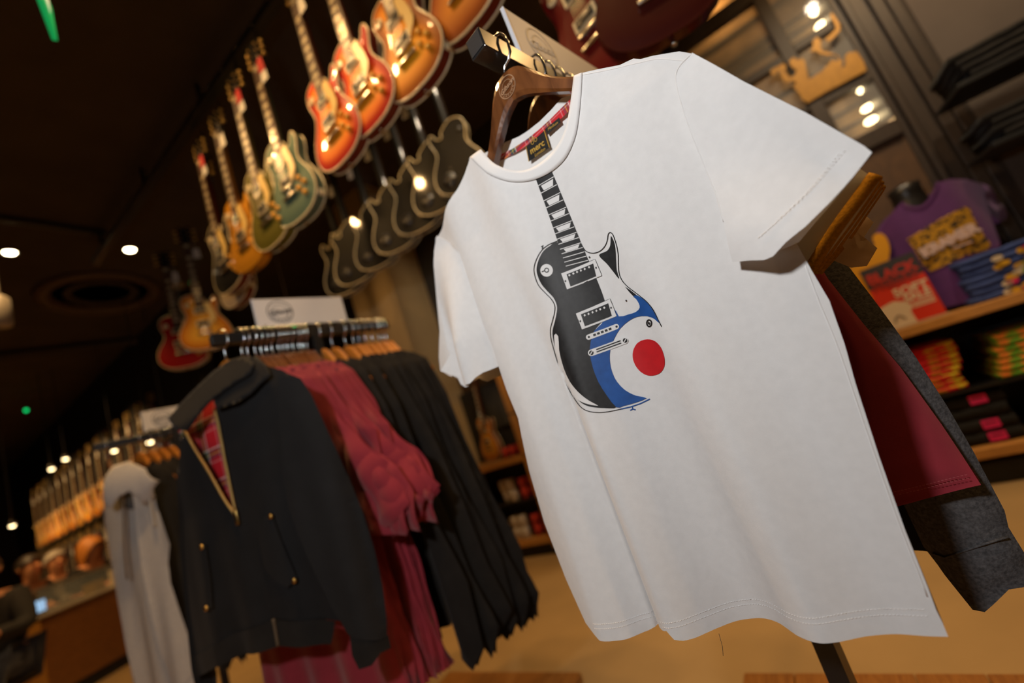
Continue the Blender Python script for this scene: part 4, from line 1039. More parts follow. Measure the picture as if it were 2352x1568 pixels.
def ghood(x, z):
    hx_, hz_ = surfh(296, 1115, ghd)
    return ghd(x, z) - 0.03 - 0.085 * np.sqrt(np.clip(1 - ((x - hx_) / 0.16) ** 2 - ((z - hz_) / 0.13) ** 2, 0, 1))
hsheet('hood', [(238, 1130), (243, 1095), (262, 1070), (298, 1060), (335, 1076), (354, 1106), (358, 1140), (340, 1160), (318, 1140), (296, 1128), (274, 1140), (258, 1165), (242, 1160)], ghood, M_HOOD, 0.01, solid=0.008)
hsheet('hood_lining', [(262, 1120), (285, 1095), (310, 1090), (335, 1110), (340, 1150), (310, 1170), (280, 1165)], lambda x, z: ghd(x, z) - 0.02, mat('hood_lining', (0.10, 0.10, 0.105), 0.9), 0.014)
def htube(name, px, r, m, off):
    pts = []
    for p in catmull(px, 4, False):
        x, z = surfh(*p, ghs); pts.append((x, float(ghs(np.array(x), np.array(z))) + off, z))
    return MB().tube(pts, r, 8).build(name, m, hdg, True)
htube('drawstring', [(336, 1092), (350, 1120), (358, 1160), (364, 1195), (366, 1205)], 0.006, mat('drawstring_white', (0.55, 0.54, 0.53), 0.8), -0.02)
htube('zipper', [(284, 1090), (284, 1180), (286, 1260), (292, 1330)], 0.004, mat('zip_dull', (0.22, 0.15, 0.08), 0.5), -0.0)
X3 = [0.25, 0.29, 0.33, 0.37, 0.42, 0.48, 0.54, 0.60]
for i, n in enumerate(X3):
    rz = R(26 - 2.5 * i + rng.uniform(-3, 3))
    hanger(n, E3, 'wooden hanger, %s behind the grey hoodie' % ordn[i], light=True, group='hangers on the hoodie rack', rot=rz)
    garment('dark_jacket', bb[i % 4], n, E3, 'dark garment, %s behind the grey hoodie' % ordn[i], 'jacket', 'dark garments behind the hoodie', rz)
# ================================================================== guitars (origin: foot of the body, front towards -y)
LP = [(-0.030, 0.437), (-0.070, 0.437), (-0.103, 0.420), (-0.118, 0.385), (-0.115, 0.345), (-0.101, 0.300), (-0.099, 0.270), (-0.114, 0.232), (-0.144, 0.182), (-0.162, 0.130), (-0.160, 0.080), (-0.136, 0.038), (-0.092, 0.011), (-0.042, 0.0), (0.0, -0.001), (0.042, 0.0), (0.092, 0.011), (0.136, 0.038), (0.160, 0.080), (0.162, 0.130), (0.145, 0.182), (0.117, 0.230), (0.101, 0.265), (0.101, 0.300), (0.112, 0.338), (0.117, 0.372), (0.108, 0.400), (0.096, 0.406), (0.086, 0.394), (0.074, 0.370), (0.054, 0.357), (0.036, 0.366), (0.030, 0.395)]
SGP = [(-0.030, 0.400), (-0.042, 0.372), (-0.066, 0.368), (-0.088, 0.405), (-0.106, 0.425), (-0.122, 0.410), (-0.118, 0.350), (-0.106, 0.290), (-0.112, 0.240), (-0.146, 0.180), (-0.165, 0.125), (-0.160, 0.075), (-0.136, 0.036), (-0.092, 0.010), (-0.042, 0.0), (0.0, -0.001), (0.042, 0.0), (0.092, 0.010), (0.136, 0.036), (0.160, 0.075), (0.165, 0.125), (0.146, 0.180), (0.112, 0.240), (0.106, 0.290), (0.118, 0.350), (0.122, 0.410), (0.106, 0.425), (0.088, 0.405), (0.066, 0.368), (0.042, 0.372), (0.030, 0.400)]
def body_meshes(out, tg, thick=0.05):
    O = catmull(out, 4)
    n = len(O)
    cen = np.array([0.0, 0.19])
    Oi = [tuple(np.array(p) - 0.006 * (np.array(p) - cen) / (np.hypot(*(np.array(p) - cen)) + 1e-9)) for p in O]
    mb = MB()     # sides and back
    v = [(x, -0.0, z) for x, z in O] + [(x, thick, z) for x, z in O]
    mb.add(v, [(i, (i + 1) % n, n + (i + 1) % n, n + i) for i in range(n)])
    tv, tf = tri_poly(O, 0.03)
    mb.add([(x, thick, z) for x, z in tv], tf)
    sides = mb.mesh('guitar_sides' + tg, M_ROSE, True)
    tv, tf = tri_poly(O, 0.012)
    A = np.array(tv); d = segdist(A, O)
    crown = 0.010 * (1 - np.exp(-np.clip(d - 0.008, 0, None) / 0.03))
    me = bpy.data.meshes.new('guitar_top' + tg)
    me.from_pydata(np.c_[A[:, 0], -0.002 - crown, A[:, 1]].tolist(), [], tf)
    me.materials.append(M_ROSE)
    me.polygons.foreach_set('use_smooth', [True] * len(tf))
    at = me.attributes.new('edge', 'FLOAT', 'POINT')
    at.data.foreach_set('value', np.clip(d / 0.10, 0, 1))
    bd = MB()
    for y in (0.001, thick - 0.001): bd.tube([(x, y, z) for x, z in O], 0.0042, 6, True)
    return sides, me, bd.mesh('guitar_binding' + tg, M_CREAM, True)
LPM, SGM = body_meshes(LP, '_single_cut'), body_meshes(SGP, '_double_cut', 0.036)
def mm_(name, fn, m, smooth=True):
    mb = MB(); fn(mb); return mb.mesh(name, m, smooth)
G = {}
G['neck'] = mm_('neck', lambda b: b.add([(sx * (0.022 + 0.006 * (1 - t)), yy, 0.36 + 0.50 * t) for t in np.linspace(0, 1, 6) for sx, yy in ((-1, -0.004), (-0.8, 0.014), (0, 0.022), (0.8, 0.014), (1, -0.004))], [(i * 5 + k, i * 5 + k + 1, i * 5 + k + 6, i * 5 + k + 5) for i in range(5) for k in range(4)] + [(25, 26, 27, 28, 29), (4, 3, 2, 1, 0)]), M_ROSE)
G['board'] = mm_('fretboard', lambda b: b.add([(s * (0.029 - 0.0075 * t), y, 0.325 + 0.535 * t) for t in (0, 1) for s, y in ((-1, -0.006), (1, -0.006), (1, -0.016), (-1, -0.016))], [(0, 1, 5, 4), (1, 2, 6, 5), (2, 3, 7, 6), (3, 0, 4, 7), (0, 3, 2, 1), (4, 5, 6, 7)]), M_ROSE, False)
def inl(b):
    for t0 in (0.10, 0.17, 0.255, 0.36, 0.44, 0.53, 0.63, 0.74, 0.93):
        t1 = t0 + 0.034 + 0.02 * t0; w_ = 0.021 - 0.005 * t0
        z0, z1 = 0.325 + 0.535 * t0, 0.325 + 0.535 * t1
        b.add([(-w_, -0.0166, z0), (w_, -0.0166, z0), (w_ * 0.8, -0.0166, z1), (-w_ * 0.8, -0.0166, z1)], [(0, 1, 2, 3)])
G['inlays'] = mm_('inlays', inl, M_PEARL, False)
INL = []
for t0 in (0.10, 0.17, 0.255, 0.36, 0.44, 0.53, 0.63, 0.74, 0.93):
    t1 = t0 + 0.034 + 0.02 * t0; w_ = 0.021 - 0.005 * t0; z0, z1 = 0.325 + 0.535 * t0, 0.325 + 0.535 * t1
    INL.append(MB().prism([(-w_, z0), (w_, z0), (w_ * 0.8, z1), (-w_ * 0.8, z1)], -0.0168, -0.0155).mesh('inlay', M_PEARL))
def frets_(b):
    for k in range(1, 21):
        z = 0.86 - 0.628 * (1 - 2 ** (-k / 12)) 
        if z < 0.335: break
        b.box(-0.026, 0.026, -0.0175, -0.0158, z - 0.0008, z + 0.0008)
G['frets'] = mm_('frets', frets_, M_NICKEL, False)
G['head'] = mm_('headstock', lambda b: b.prism([(-0.022, 0.855), (-0.040, 0.895), (-0.045, 0.985), (-0.030, 1.012), (-0.010, 0.998), (0, 1.004), (0.010, 0.998), (0.030, 1.012), (0.045, 0.985), (0.040, 0.895), (0.022, 0.855)], 0.0, 0.016), mat('headstock_black', (0.015, 0.014, 0.013), 0.2, coat=0.6), False)
def tun(b):
    for z in (0.90, 0.938, 0.976):
        for s in (-1, 1):
            b.box(s * 0.048 - 0.005, s * 0.048 + 0.005, 0.005, 0.012, z - 0.003, z + 0.003)
            b.lathe([(0.004, -0.008), (0.009, -0.005), (0.009, 0.005), (0.004, 0.008)], 10, 'z', (s * 0.062, 0.009, z))
            b.lathe([(0.004, 0.0), (0.004, -0.010), (0.002, -0.011)], 8, 'y', (s * 0.028, 0.0, z))
TUN = {}
for s in (-1, 1):
    b = MB(); z = 0.90
    b.box(s * 0.048 - 0.005, s * 0.048 + 0.005, 0.005, 0.012, z - 0.003, z + 0.003)
    b.lathe([(0.004, -0.008), (0.009, -0.005), (0.009, 0.005), (0.004, 0.008)], 10, 'z', (s * 0.062, 0.009, z))
    b.lathe([(0.004, 0.0), (0.004, -0.010), (0.002, -0.011)], 8, 'y', (s * 0.028, 0.0, z))
    TUN[s] = b.mesh('tuner', mat('tuner_gold', (0.72, 0.47, 0.16), 0.3, 0.8), True)
G['tuners'] = mm_('tuners', tun, mat('tuner_gold', (0.72, 0.47, 0.16), 0.3, 0.8))
def pkf(z): return lambda b: (b.box(-0.045, 0.045, -0.020, -0.008, z - 0.022, z + 0.022, 0.002))
G['pf1'] = mm_('pickup_ring', pkf(0.300), M_CREAM, False); G['pf2'] = mm_('pickup_ring', pkf(0.196), M_CREAM, False)
def pkc(z): return lambda b: (b.box(-0.034, 0.034, -0.025, -0.019, z - 0.0145, z + 0.0145, 0.002))
G['pc1'] = mm_('pickup', pkc(0.300), mat('pickup_black', (0.02, 0.02, 0.02), 0.3)); G['pc2'] = mm_('pickup', pkc(0.196), MATS['pickup_black'])
G['bridge'] = mm_('bridge', lambda b: b.box(-0.043, 0.043, -0.027, -0.012, 0.149, 0.161, 0.003), M_NICKEL)
G['tail'] = mm_('tailpiece', lambda b: b.box(-0.050, 0.050, -0.027, -0.012, 0.108, 0.121, 0.004), M_NICKEL)
G['guard'] = mm_('pickguard', lambda b: b.prism([(0.030, 0.352), (0.062, 0.352), (0.085, 0.270), (0.090, 0.222), (0.078, 0.200), (0.047, 0.172), (0.047, 0.222), (0.046, 0.276), (0.030, 0.276)], -0.0235, -0.021), M_GUARD, False)
G['plate'] = mm_('switch_plate', lambda b: (b.lathe([(0.019, -0.009), (0.019, -0.013), (0.015, -0.014), (0.001, -0.014)], 20, 'y', (-0.078, 0, 0.355)), b.lathe([(0.003, -0.014), (0.003, -0.028), (0.005, -0.032), (0.001, -0.036)], 10, 'y', (-0.078, 0, 0.355))), M_CREAM)
G['knob'] = mm_('knob', lambda b: b.lathe([(0.0125, -0.008), (0.012, -0.016), (0.0105, -0.022), (0.001, -0.023)], 16, 'y'), M_AMBER)
G['strapb'] = mm_('strap_button', lambda b: b.lathe([(0.004, 0), (0.004, -0.008), (0.009, -0.010), (0.009, -0.014), (0.001, -0.015)], 12, 'z', (0, 0.025, 0)), M_NICKEL)
G['jack'] = mm_('jack_plate', lambda b: b.box(0.146, 0.160, 0.012, 0.038, 0.045, 0.075, 0.003), M_CREAM)
def strs(b):
    for k in range(6):
        x = (k - 2.5)
        b.tube([(x * 0.0100, -0.026, 0.115), (x * 0.0098, -0.0285, 0.155), (x * 0.0068, -0.0195, 0.86)], 0.0006, 3)
G['strings'] = mm_('strings', strs, M_NICKEL)
G['cover2'] = mm_('switch_cover', lambda b: b.lathe([(0.016, 0.0495), (0.016, 0.0525), (0.001, 0.053)], 16, 'y', (-0.078, 0, 0.355)), mat('cover_black', (0.02, 0.018, 0.016), 0.4))
G['cover'] = mm_('control_cover', lambda b: b.lathe([(0.045, 0.0495), (0.045, 0.0525), (0.001, 0.053)], 20, 'y', (0.075, 0, 0.10)), mat('cover_black', (0.02, 0.018, 0.016), 0.4))
def scr(b):
    for x, z in ((0.04, 0.10), (0.11, 0.10), (0.075, 0.135), (0.075, 0.065)): b.lathe([(0.004, 0.0525), (0.004, 0.0545), (0.001, 0.055)], 8, 'y', (x, 0, z))
G['screws'] = mm_('cover_screws', scr, M_NICKEL)
G['cord'] = mm_('tag_string', lambda b: b.tube([(0.03, -0.01, 0.90), (0.05, -0.02, 0.84), (0.055, -0.022, 0.80)], 0.0012, 5), M_TAG)
G['tag1'] = mm_('price_tag', lambda b: b.prism([(0.035, 0.80), (0.075, 0.80), (0.080, 0.72), (0.030, 0.72)], -0.024, -0.0225), M_TAG, False)
G['tag2'] = mm_('price_tag_top', lambda b: b.prism([(0.034, 0.84), (0.045, 0.853), (0.062, 0.853), (0.074, 0.84), (0.077, 0.775), (0.031, 0.775)], -0.027, -0.0245), M_TAGR, False)
def set_mat(o, m):
    o.material_slots[0].link = 'OBJECT'; o.material_slots[0].material = m
def paint(name, col, rough=0.5, metal=0.0): return mat(name, col, rough, metal, coat=0.5, spec=0.12)
CHERRY = attr_ramp('cherry_burst', 'edge', [(0.0, (0.30, 0.004, 0.004)), (0.22, (0.52, 0.012, 0.003)), (0.55, (0.85, 0.18, 0.004)), (1.0, (0.92, 0.33, 0.012))])
HONEY = attr_ramp('honey_burst', 'edge', [(0.0, (0.22, 0.045, 0.004)), (0.22, (0.42, 0.11, 0.005)), (0.6, (0.80, 0.28, 0.008)), (1.0, (0.88, 0.38, 0.012))])
TOBAC = attr_ramp('tobacco_burst', 'edge', [(0.0, (0.16, 0.03, 0.004)), (0.3, (0.40, 0.09, 0.006)), (1.0, (0.72, 0.24, 0.01))])
GREEN = paint('pelham_green', (0.10, 0.16, 0.115)); OLIVE = paint('olive_gloss', (0.11, 0.095, 0.012)); GOLDT = paint('gold_top', (0.62, 0.27, 0.02), 0.3, 0.3)
PBLK = paint('black_gloss', (0.010, 0.009, 0.008)); CRED = paint('cherry_gloss', (0.13, 0.006, 0.005)); WINE = paint('wine_gloss', (0.055, 0.006, 0.004)); REDG = paint('red_gloss', (0.36, 0.01, 0.008))
AMB = attr_ramp('amber_flame', 'edge', [(0.0, (0.45, 0.10, 0.01)), (0.4, (0.75, 0.30, 0.02)), (1.0, (0.9, 0.48, 0.05))])
MAHOG = paint('mahogany_red', (0.13, 0.018, 0.008), 0.3)
def guitar(loc, rotz, top, sides, label, group=None, detail=2, sg=False, tilt=(0, 0), bind=True, guard=True, tagc=1, back=False, scale=1.0, rose=M_ROSE, knobs=M_AMBER):
    root = tag(empty('electric_guitar', loc, rotz), label, 'guitar', group)
    root.rotation_euler = (tilt[0], tilt[1], rotz)
    root.scale = (scale,) * 3
    S_, T_, B_ = SGM if sg else LPM
    o = link('body', S_, root); set_mat(o, sides)
    o = link('top', T_, root); set_mat(o, top)
    if bind and not sg: link('binding', B_, root)
    nk = link('neck', G['neck'], root); set_mat(nk, sides)
    fb_ = link('fretboard', G['board'], root)
    if detail >= 2:
        for im in INL: link('inlay', im, fb_)
    else: link('inlays', G['inlays'], fb_)['kind'] = 'stuff'
    link('headstock', G['head'], root)
    if detail >= 1:
        if detail >= 2:
            for s_x in (-1, 1):
                for zt in (0.90, 0.938, 0.976): link('tuner', TUN[s_x], root, (0, 0, zt - 0.9))
        else: link('tuners', G['tuners'], root)['kind'] = 'stuff'
        for a, b in (('pf1', 'pc1'), ('pf2', 'pc2')):
            p = link('pickup_ring', G[a], root); link('pickup', G[b], p)
        link('bridge', G['bridge'], root); link('tailpiece', G['tail'], root)
        link('switch_plate', G['plate'], root)
        if guard: link('pickguard', G['guard'], root)
        for x, z in ((0.082, 0.165), (0.112, 0.128), (0.070, 0.118), (0.100, 0.080)):
            k = link('knob', G['knob'], root, (x, 0, z)); set_mat(k, knobs)
    if detail >= 2:
        link('frets', G['frets'], fb_)['kind'] = 'stuff'; link('strings', G['strings'], root)['kind'] = 'stuff'
        link('strap_button', G['strapb'], root); link('jack_plate', G['jack'], root)
        link('switch_cover', G['cover2'], root); c_ = link('control_cover', G['cover'], root); link('cover_screws', G['screws'], c_)['kind'] = 'stuff'
    if tagc:
        link('tag_string', G['cord'], root); link('price_tag', G['tag1'], root)
        if tagc == 2: link('price_tag_top', G['tag2'], root)
    return root
# ceiling rail and hooks of the first row
RN = 1.22
gr = tag(empty('guitar_rail', wall(0, 0, 0), ROT_W), 'long dark ceiling rail from which the coloured guitars hang', 'rail')
MB().box(-4.2, 0.6, RN + 0.03, RN + 0.08, 3.26, 3.31, 0.003).build('beam', M_BLKMET, gr)
for x in np.arange(-4.0, 0.6, 0.9): MB().box(x - 0.01, x + 0.01, RN + 0.045, RN + 0.065, 3.31, CEIL).build('drop_rod', M_BLKMET, gr)
for x in np.arange(-4.1, 0.5, 0.17): MB().lathe([(0.006, 0.0), (0.006, -0.006), (0.001, -0.007)], 8, 'y', (x, RN + 0.03, 3.285)).build('bolt', M_NICKEL, gr, True)
row = [  # pixel of the lower end of the body, colours, label
    ((1085, 55), TOBAC, MAHOG, 'amber sunburst guitar cut by the top edge, nearest in the row', 0),
    ((965, 198), HONEY, MAHOG, 'honey sunburst guitar second in the hanging row', 0),
    ((862, 288), CHERRY, MAHOG, 'cherry sunburst guitar partly hidden by the honey one', 0),
    ((790, 368), CHERRY, MAHOG, 'lowest and leftmost of the two cherry sunburst guitars', 1),
    ((688, 503), GREEN, paint('green_side', (0.09, 0.12, 0.08)), 'pale green guitar with gold pickguard and cream binding', 2),
    ((632, 560), OLIVE, OLIVE, 'olive green guitar just behind the pale green one', 2),
    ((578, 614), GOLDT, GOLDT, 'shiny gold guitar behind the olive green one', 1),
    ((532, 664), PBLK, MAHOG, 'black guitar with amber binding below the gold one', 2),
    ((545, 697), paint('cream_gloss', (0.45, 0.36, 0.26)), MAHOG, 'pale guitar tip showing beneath the black guitar', 0),
]
for i, (px, t_, s_, lab, tg) in enumerate(row):
    X, hgt = at_w(px[0], px[1], RN)
    hh = 2.19 if i < 7 else hgt
    n_ = RN
    if i >= 6:       # farther ones: keep the height, solve the distance
        d_ = ray(*px); q = d_ * (2.19 - CAM_H) / d_[2]; n_, X = float(q @ NW), float(q @ EW); hh = 2.19
    else: hh = hgt
    g_ = guitar(wall(n_, X, hh), ROT_W + R([-6, -4, -4, -4, 2, 0, 2, 0, 0][i]), t_, s_, lab, 'guitars hanging in the coloured row', tagc=tg, bind=(t_ is not GOLDT))
    z1 = 3.285 - hh - 0.99
    MB().tube([(0, 0.03, 0.99), (0, 0.05, max(1.0, z1 + 0.99))], 0.006, 8).build('hanging_hook', M_BLKMET, g_)
for i, (e_, lab) in enumerate(((-3.35, 'amber guitar hanging beyond the black one, seen edge on'), (-3.75, 'dark red guitar at the far end of the hanging row'))):
    guitar(wall(RN + 0.35, e_, 2.19), ROT_W + R(55), (AMB, REDG)[i], MAHOG, lab, 'guitars hanging in the coloured row')
# second row: black guitars seen from behind
pzz = lambda a, c: (720 + a / 3.4075, 240 + c / 3.4075)
RB = 2.02
for i, b in enumerate([(310, 1478), (392, 1395), (560, 1275), (712, 1148), (882, 1000), (1042, 848), (1225, 690)]):
    X, hgt = at_w(*pzz(*b), RB)
    g_ = guitar(wall(RB, X, hgt), ROT_W + R(180 + 14), PBLK, PBLK, 'black guitar with cream edging, %s from the pillar in the rear row' % ordn[i], 'black guitars hanging back to front', tagc=1, guard=True)
    MB().tube([(0, 0.02, 0.99), (0, 0.03, 1.10)], 0.006, 8).build('hanging_hook', M_BLKMET, g_)
gr2 = tag(empty('guitar_rail', wall(0, 0, 0), ROT_W), 'dark ceiling rail from which the black guitars hang', 'rail')
MB().box(-3.4, 0.4, RB + 0.0, RB + 0.05, 3.30, 3.35, 0.003).build('beam', M_BLKMET, gr2)
for x in np.arange(-3.2, 0.4, 0.9): MB().box(x - 0.01, x + 0.01, RB + 0.015, RB + 0.035, 3.35, CEIL).build('drop_rod', M_BLKMET, gr2)
# red guitars above the shoulder of the shirt
for i, (px, D_, col, lab, rz) in enumerate((((1405, 165), 1.30, CRED, 'glossy dark red double horned guitar above the shirt shoulder', -18), ((1545, 78), 1.22, WINE, 'wine coloured double horned guitar cut by the top edge', 12))):
    X, hgt = at_w(px[0], px[1], D_)
    g_ = guitar(wall(D_, X, hgt), ROT_W + R(rz), col, col, lab, 'red guitars at the top edge', sg=True, tagc=0, guard=False)
    MB().tube([(0, 0.02, 0.98), (0, 0.03, CEIL - hgt)], 0.006, 8).build('hanging_hook', M_BLKMET, g_)
# wall of guitars at the far left
cols = [(AMB, MAHOG), (HONEY, MAHOG), (CHERRY, MAHOG), (REDG, REDG), (GOLDT, MAHOG), (TOBAC, MAHOG)]
FN = 2.05
k = 0
for rowi, hz in enumerate((1.62, 0.55)):
    for j in range(15):
        e_ = -5.9 - j * 0.385 - 0.15 * rowi
        c_ = cols[[3, 2, 3, 2, 0, 0, 1, 0, 4, 1, 0, 0, 1, 0, 4][j] if rowi == 0 else (j * 2 + 1) % 5]
        guitar(wall(FN, e_, hz), ROT_W, c_[0], c_[1], 'guitar on the far wall, %s row, %s from the right' % (('upper', 'lower')[rowi], ordn[j]), 'guitars on the far wall', detail=1, tagc=1, knobs=M_CREAM)
# ================================================================== things on the shelf units
def folded_mesh(name, w_, d_, t, m, seed):
    r = np.random.default_rng(seed)
    mb = MB(); v = []; f = []
    nx = 10
    prof = [(-1, 0.5), (-1, 0.05), (-0.8, 0.0), (0, 0.0), (1, 0.0), (1, 1.0), (0, 1.0), (-0.8, 1.0), (-1.0, 0.95)]
    K = len(prof)
    for i in range(nx + 1):
        x = -w_ / 2 + w_ * i / nx
        for a, h in prof:
            y = a * d_ / 2 + r.uniform(-1, 1) * 0.003
            v.append((x + (r.uniform(-1, 1) * 0.004 if i in (0, nx) else 0), y + (-0.006 if a <= -1 and 0.1 < h < 0.9 else 0), max(0.0, t * h + (0.0015 * math.sin(3 * x * 20 + a) if 0 < h < 1 else 0))))
    for i in range(nx):
        for k_ in range(K): f.append((i * K + k_, i * K + (k_ + 1) % K, (i + 1) * K + (k_ + 1) % K, (i + 1) * K + k_))
    f.append(tuple(range(K))[::-1]); f.append(tuple(nx * K + k_ for k_ in range(K)))
    return mb.add(v, f).mesh(name, m, True)
M_BLUE = mat('blue_cotton', (0.030, 0.055, 0.19), 0.85, var=0.15, vscale=20)
def stack(count, ew, z, w_, d_, t, m, kind, labf, group, nw=2.90, decor=None, jit=0.01, drift=0.0):
    me = [folded_mesh(kind, w_, d_, t, m, 200 + s) for s in range(2)]
    for i in range(count):
        o = tag(empty(kind, wall(nw, ew + rng.uniform(-1, 1) * jit + drift * (count - i), z + i * (t + 0.0006)), ROT_W + R(rng.uniform(-2, 2))), labf(i, count), 'folded shirt', group)
        link('cloth', me[i % 2], o)
        if decor: decor(o, i, w_, d_, t)
def pos_word(i, n): return 'bottom' if i == 0 else 'top' if i == n - 1 else ordn[i] + ' from the bottom'
# blue stack with bright floral print
M_FL = [mat('petal_pink', (0.62, 0.012, 0.10), 0.8), mat('petal_cream', (0.62, 0.50, 0.33), 0.8), mat('leaf_green', (0.20, 0.30, 0.015), 0.8), mat('petal_yellow', (0.62, 0.33, 0.01), 0.8)]
def floral(o, i, w_, d_, t):
    n = 26 if i == 6 else 8
    for k_ in range(n):
        if i == 6: x, y, z = rng.uniform(-0.14, 0.14), rng.uniform(-0.155, 0.08), t + 0.004
        else: x, y, z = rng.uniform(-0.07, 0.13), -d_ / 2 - 0.0125, rng.uniform(0.3, 0.7) * t
        rx = rng.uniform(0.010, 0.022)
        mb = MB(); an = rng.uniform(0, 3)
        if i == 6: mb.add([(x + rx * math.cos(a), y + rx * 0.7 * math.sin(a), z + 0.0003 * (k_ % 4)) for a in np.linspace(0, 6.28, 13)[:-1]], [tuple(range(12))])
        else: mb.add([(x + rx * 1.2 * math.cos(a), y, z + t * 0.42 * math.sin(a)) for a in np.linspace(0, 6.28, 13)[:-1]], [tuple(range(12))])
        mb.build('printed_petal', M_FL[int(rng.integers(0, 4))], o)
stack(7, 0.915, 0.761, 0.35, 0.32, 0.0285, M_BLUE, 'folded_blue_shirt', lambda i, n: 'folded blue shirt with bright floral print, %s of its stack' % pos_word(i, n), 'stack of blue floral shirts', decor=floral)
M_RY = spots('red_yellow_print', (0.70, 0.010, 0.018), (0.62, 0.42, 0.01), 26, 0.43)
M_GO = spots('green_orange_print', (0.10, 0.34, 0.015), (0.75, 0.20, 0.02), 45, 0.45)
stack(8, 0.46, 0.421, 0.30, 0.30, 0.027, M_RY, 'folded_red_shirt', lambda i, n: 'folded red and yellow printed shirt, %s of its stack' % pos_word(i, n), 'stack of red and yellow shirts', drift=-0.004)
stack(7, 0.92, 0.421, 0.36, 0.30, 0.026, M_GO, 'folded_green_shirt', lambda i, n: 'folded green and orange printed shirt, %s of its stack' % pos_word(i, n), 'stack of green and orange shirts', drift=-0.006)
M_PINK = mat('pink_logo', (0.80, 0.02, 0.17), 0.7)
def pinklogo(o, i, w_, d_, t):
    if i in (0, 1, 3):
        MB().box(0.02, 0.08, -d_ / 2 - 0.0085, -d_ / 2 - 0.0065, 0.010, t - 0.008, 0.002).build('pink_print', M_PINK, o)
        MB().box(0.03, 0.07, -d_ / 2 - 0.0092, -d_ / 2 - 0.008, t * 0.55, t * 0.64).build('print_slit', M_BLKCLOTH, o)
stack(4, 0.53, 0.166, 0.28, 0.30, 0.056, M_BLKCLOTH, 'folded_black_shirt', lambda i, n: 'folded black shirt with pink print, %s of its stack' % pos_word(i, n), 'stack of black and pink shirts', decor=pinklogo)
stack(4, 1.02, 0.166, 0.28, 0.30, 0.05, M_NAVY, 'folded_navy_shirt', lambda i, n: 'folded dark shirt by the right edge, %s of the lowest shelf stack' % pos_word(i, n), 'stack of dark shirts on the lowest shelf')
# dark shelves above at the right with black folded clothes
for hz, n_, lab in ((1.70, 4, 'upper'), (1.395, 4, 'lower')):
    s_ = tag(MB().box(1.03, 1.9, 2.72, 3.02, hz - 0.02, hz, 0.002).build('wall_shelf', mat('shelf_black', (0.01, 0.01, 0.01), 0.5), rot=ROT_W), '%s black shelf with dark folded clothes at the right edge' % lab, 'shelf')
    stack(n_, 1.25, hz + 0.001, 0.40, 0.28, 0.032, M_BLKCLOTH, 'folded_dark_garment', lambda i, n, lab=lab: 'dark folded garment on the %s black shelf, %s of its pile' % (lab, pos_word(i, n)), 'dark piles on the black shelves', nw=2.87, drift=0.008)
# poster in an acrylic stand
X0, X1 = 0.421, 0.636
po = tag(empty('poster_stand', wall(2.735, (X0 + X1) / 2, 0.761), ROT_W), 'small red and black friday sale poster standing on the oak shelf', 'poster')
po.rotation_euler = (R(-4), 0, ROT_W)
MB().box(-0.108, 0.108, 0.0, 0.003, 0.008, 0.322, 0.001).build('sheet', mat('poster_red', (0.62, 0.03, 0.008), 0.5), po)
MB().box(-0.108, 0.108, -0.0008, 0.0, 0.215, 0.322).build('dark_band', mat('poster_dark', (0.035, 0.028, 0.026), 0.5), po)
M_PR2 = mat('poster_letter_red', (0.50, 0.03, 0.014), 0.5); M_PW = mat('poster_cream', (0.68, 0.52, 0.34), 0.5); M_PD = mat('poster_letter_dark', (0.30, 0.022, 0.012), 0.5)
text('lettering', 'BLACK', 0.066, M_PR2, po, (0.0, -0.0012, 0.262), bold=0.002, spacing=0.92)
text('lettering', 'FRIDAY', 0.058, M_PD, po, (0.0, -0.0020, 0.216), bold=0.0015, spacing=0.92)
text('lettering', 'SOFT', 0.056, M_PW, po, (0.035, -0.0012, 0.160), bold=0.002)
text('lettering', 'SALE', 0.048, M_PW, po, (0.045, -0.0012, 0.122), bold=0.002)
for k_, z in enumerate((0.092, 0.082, 0.072)): MB().box(0.012, 0.095, -0.0008, 0, z, z + 0.006).build('text_line', M_PW, po)
MB().prism([(-0.108, 0.008), (0.0, 0.008), (-0.004, 0.06), (0.012, 0.085), (-0.01, 0.115), (-0.045, 0.13), (-0.085, 0.122), (-0.108, 0.115)], -0.0010, -0.0002).build('pale_shape', M_PW, po)
MB().tube([(-0.075, -0.0012, 0.03), (-0.068, -0.0012, 0.052), (-0.055, -0.0012, 0.06), (-0.042, -0.0012, 0.052), (-0.034, -0.0012, 0.036)], 0.0035, 6).build('mark', mat('poster_mark', (0.22, 0.16, 0.11), 0.6), po)
MB().box(-0.112, 0.112, -0.012, 0.06, 0.0, 0.006, 0.001).build('acrylic_foot', mat('acrylic', (0.75, 0.62, 0.45), 0.15, alpha=0.6), po)
# yellow guitar shaped cut-out behind the poster
zc = lambda a, c: at_w(1800 + a / 3.1359, 300 + c / 3.1359, 2.83)
cut = [zc(*p) for p in catmull([(480, 965), (560, 910), (615, 880), (655, 830), (640, 775), (665, 742), (710, 745), (745, 785), (762, 850), (758, 900), (745, 1000), (700, 1150), (620, 1250), (540, 1200), (500, 1080)], 3)]
tag(MB().prism(cut, 2.822, 2.838).build('guitar_cutout', mat('yellow_lacquer', (0.66, 0.30, 0.006), 0.4, coat=0.3), rot=ROT_W), 'yellow horn shaped guitar cut-out behind the red poster', 'cut-out')
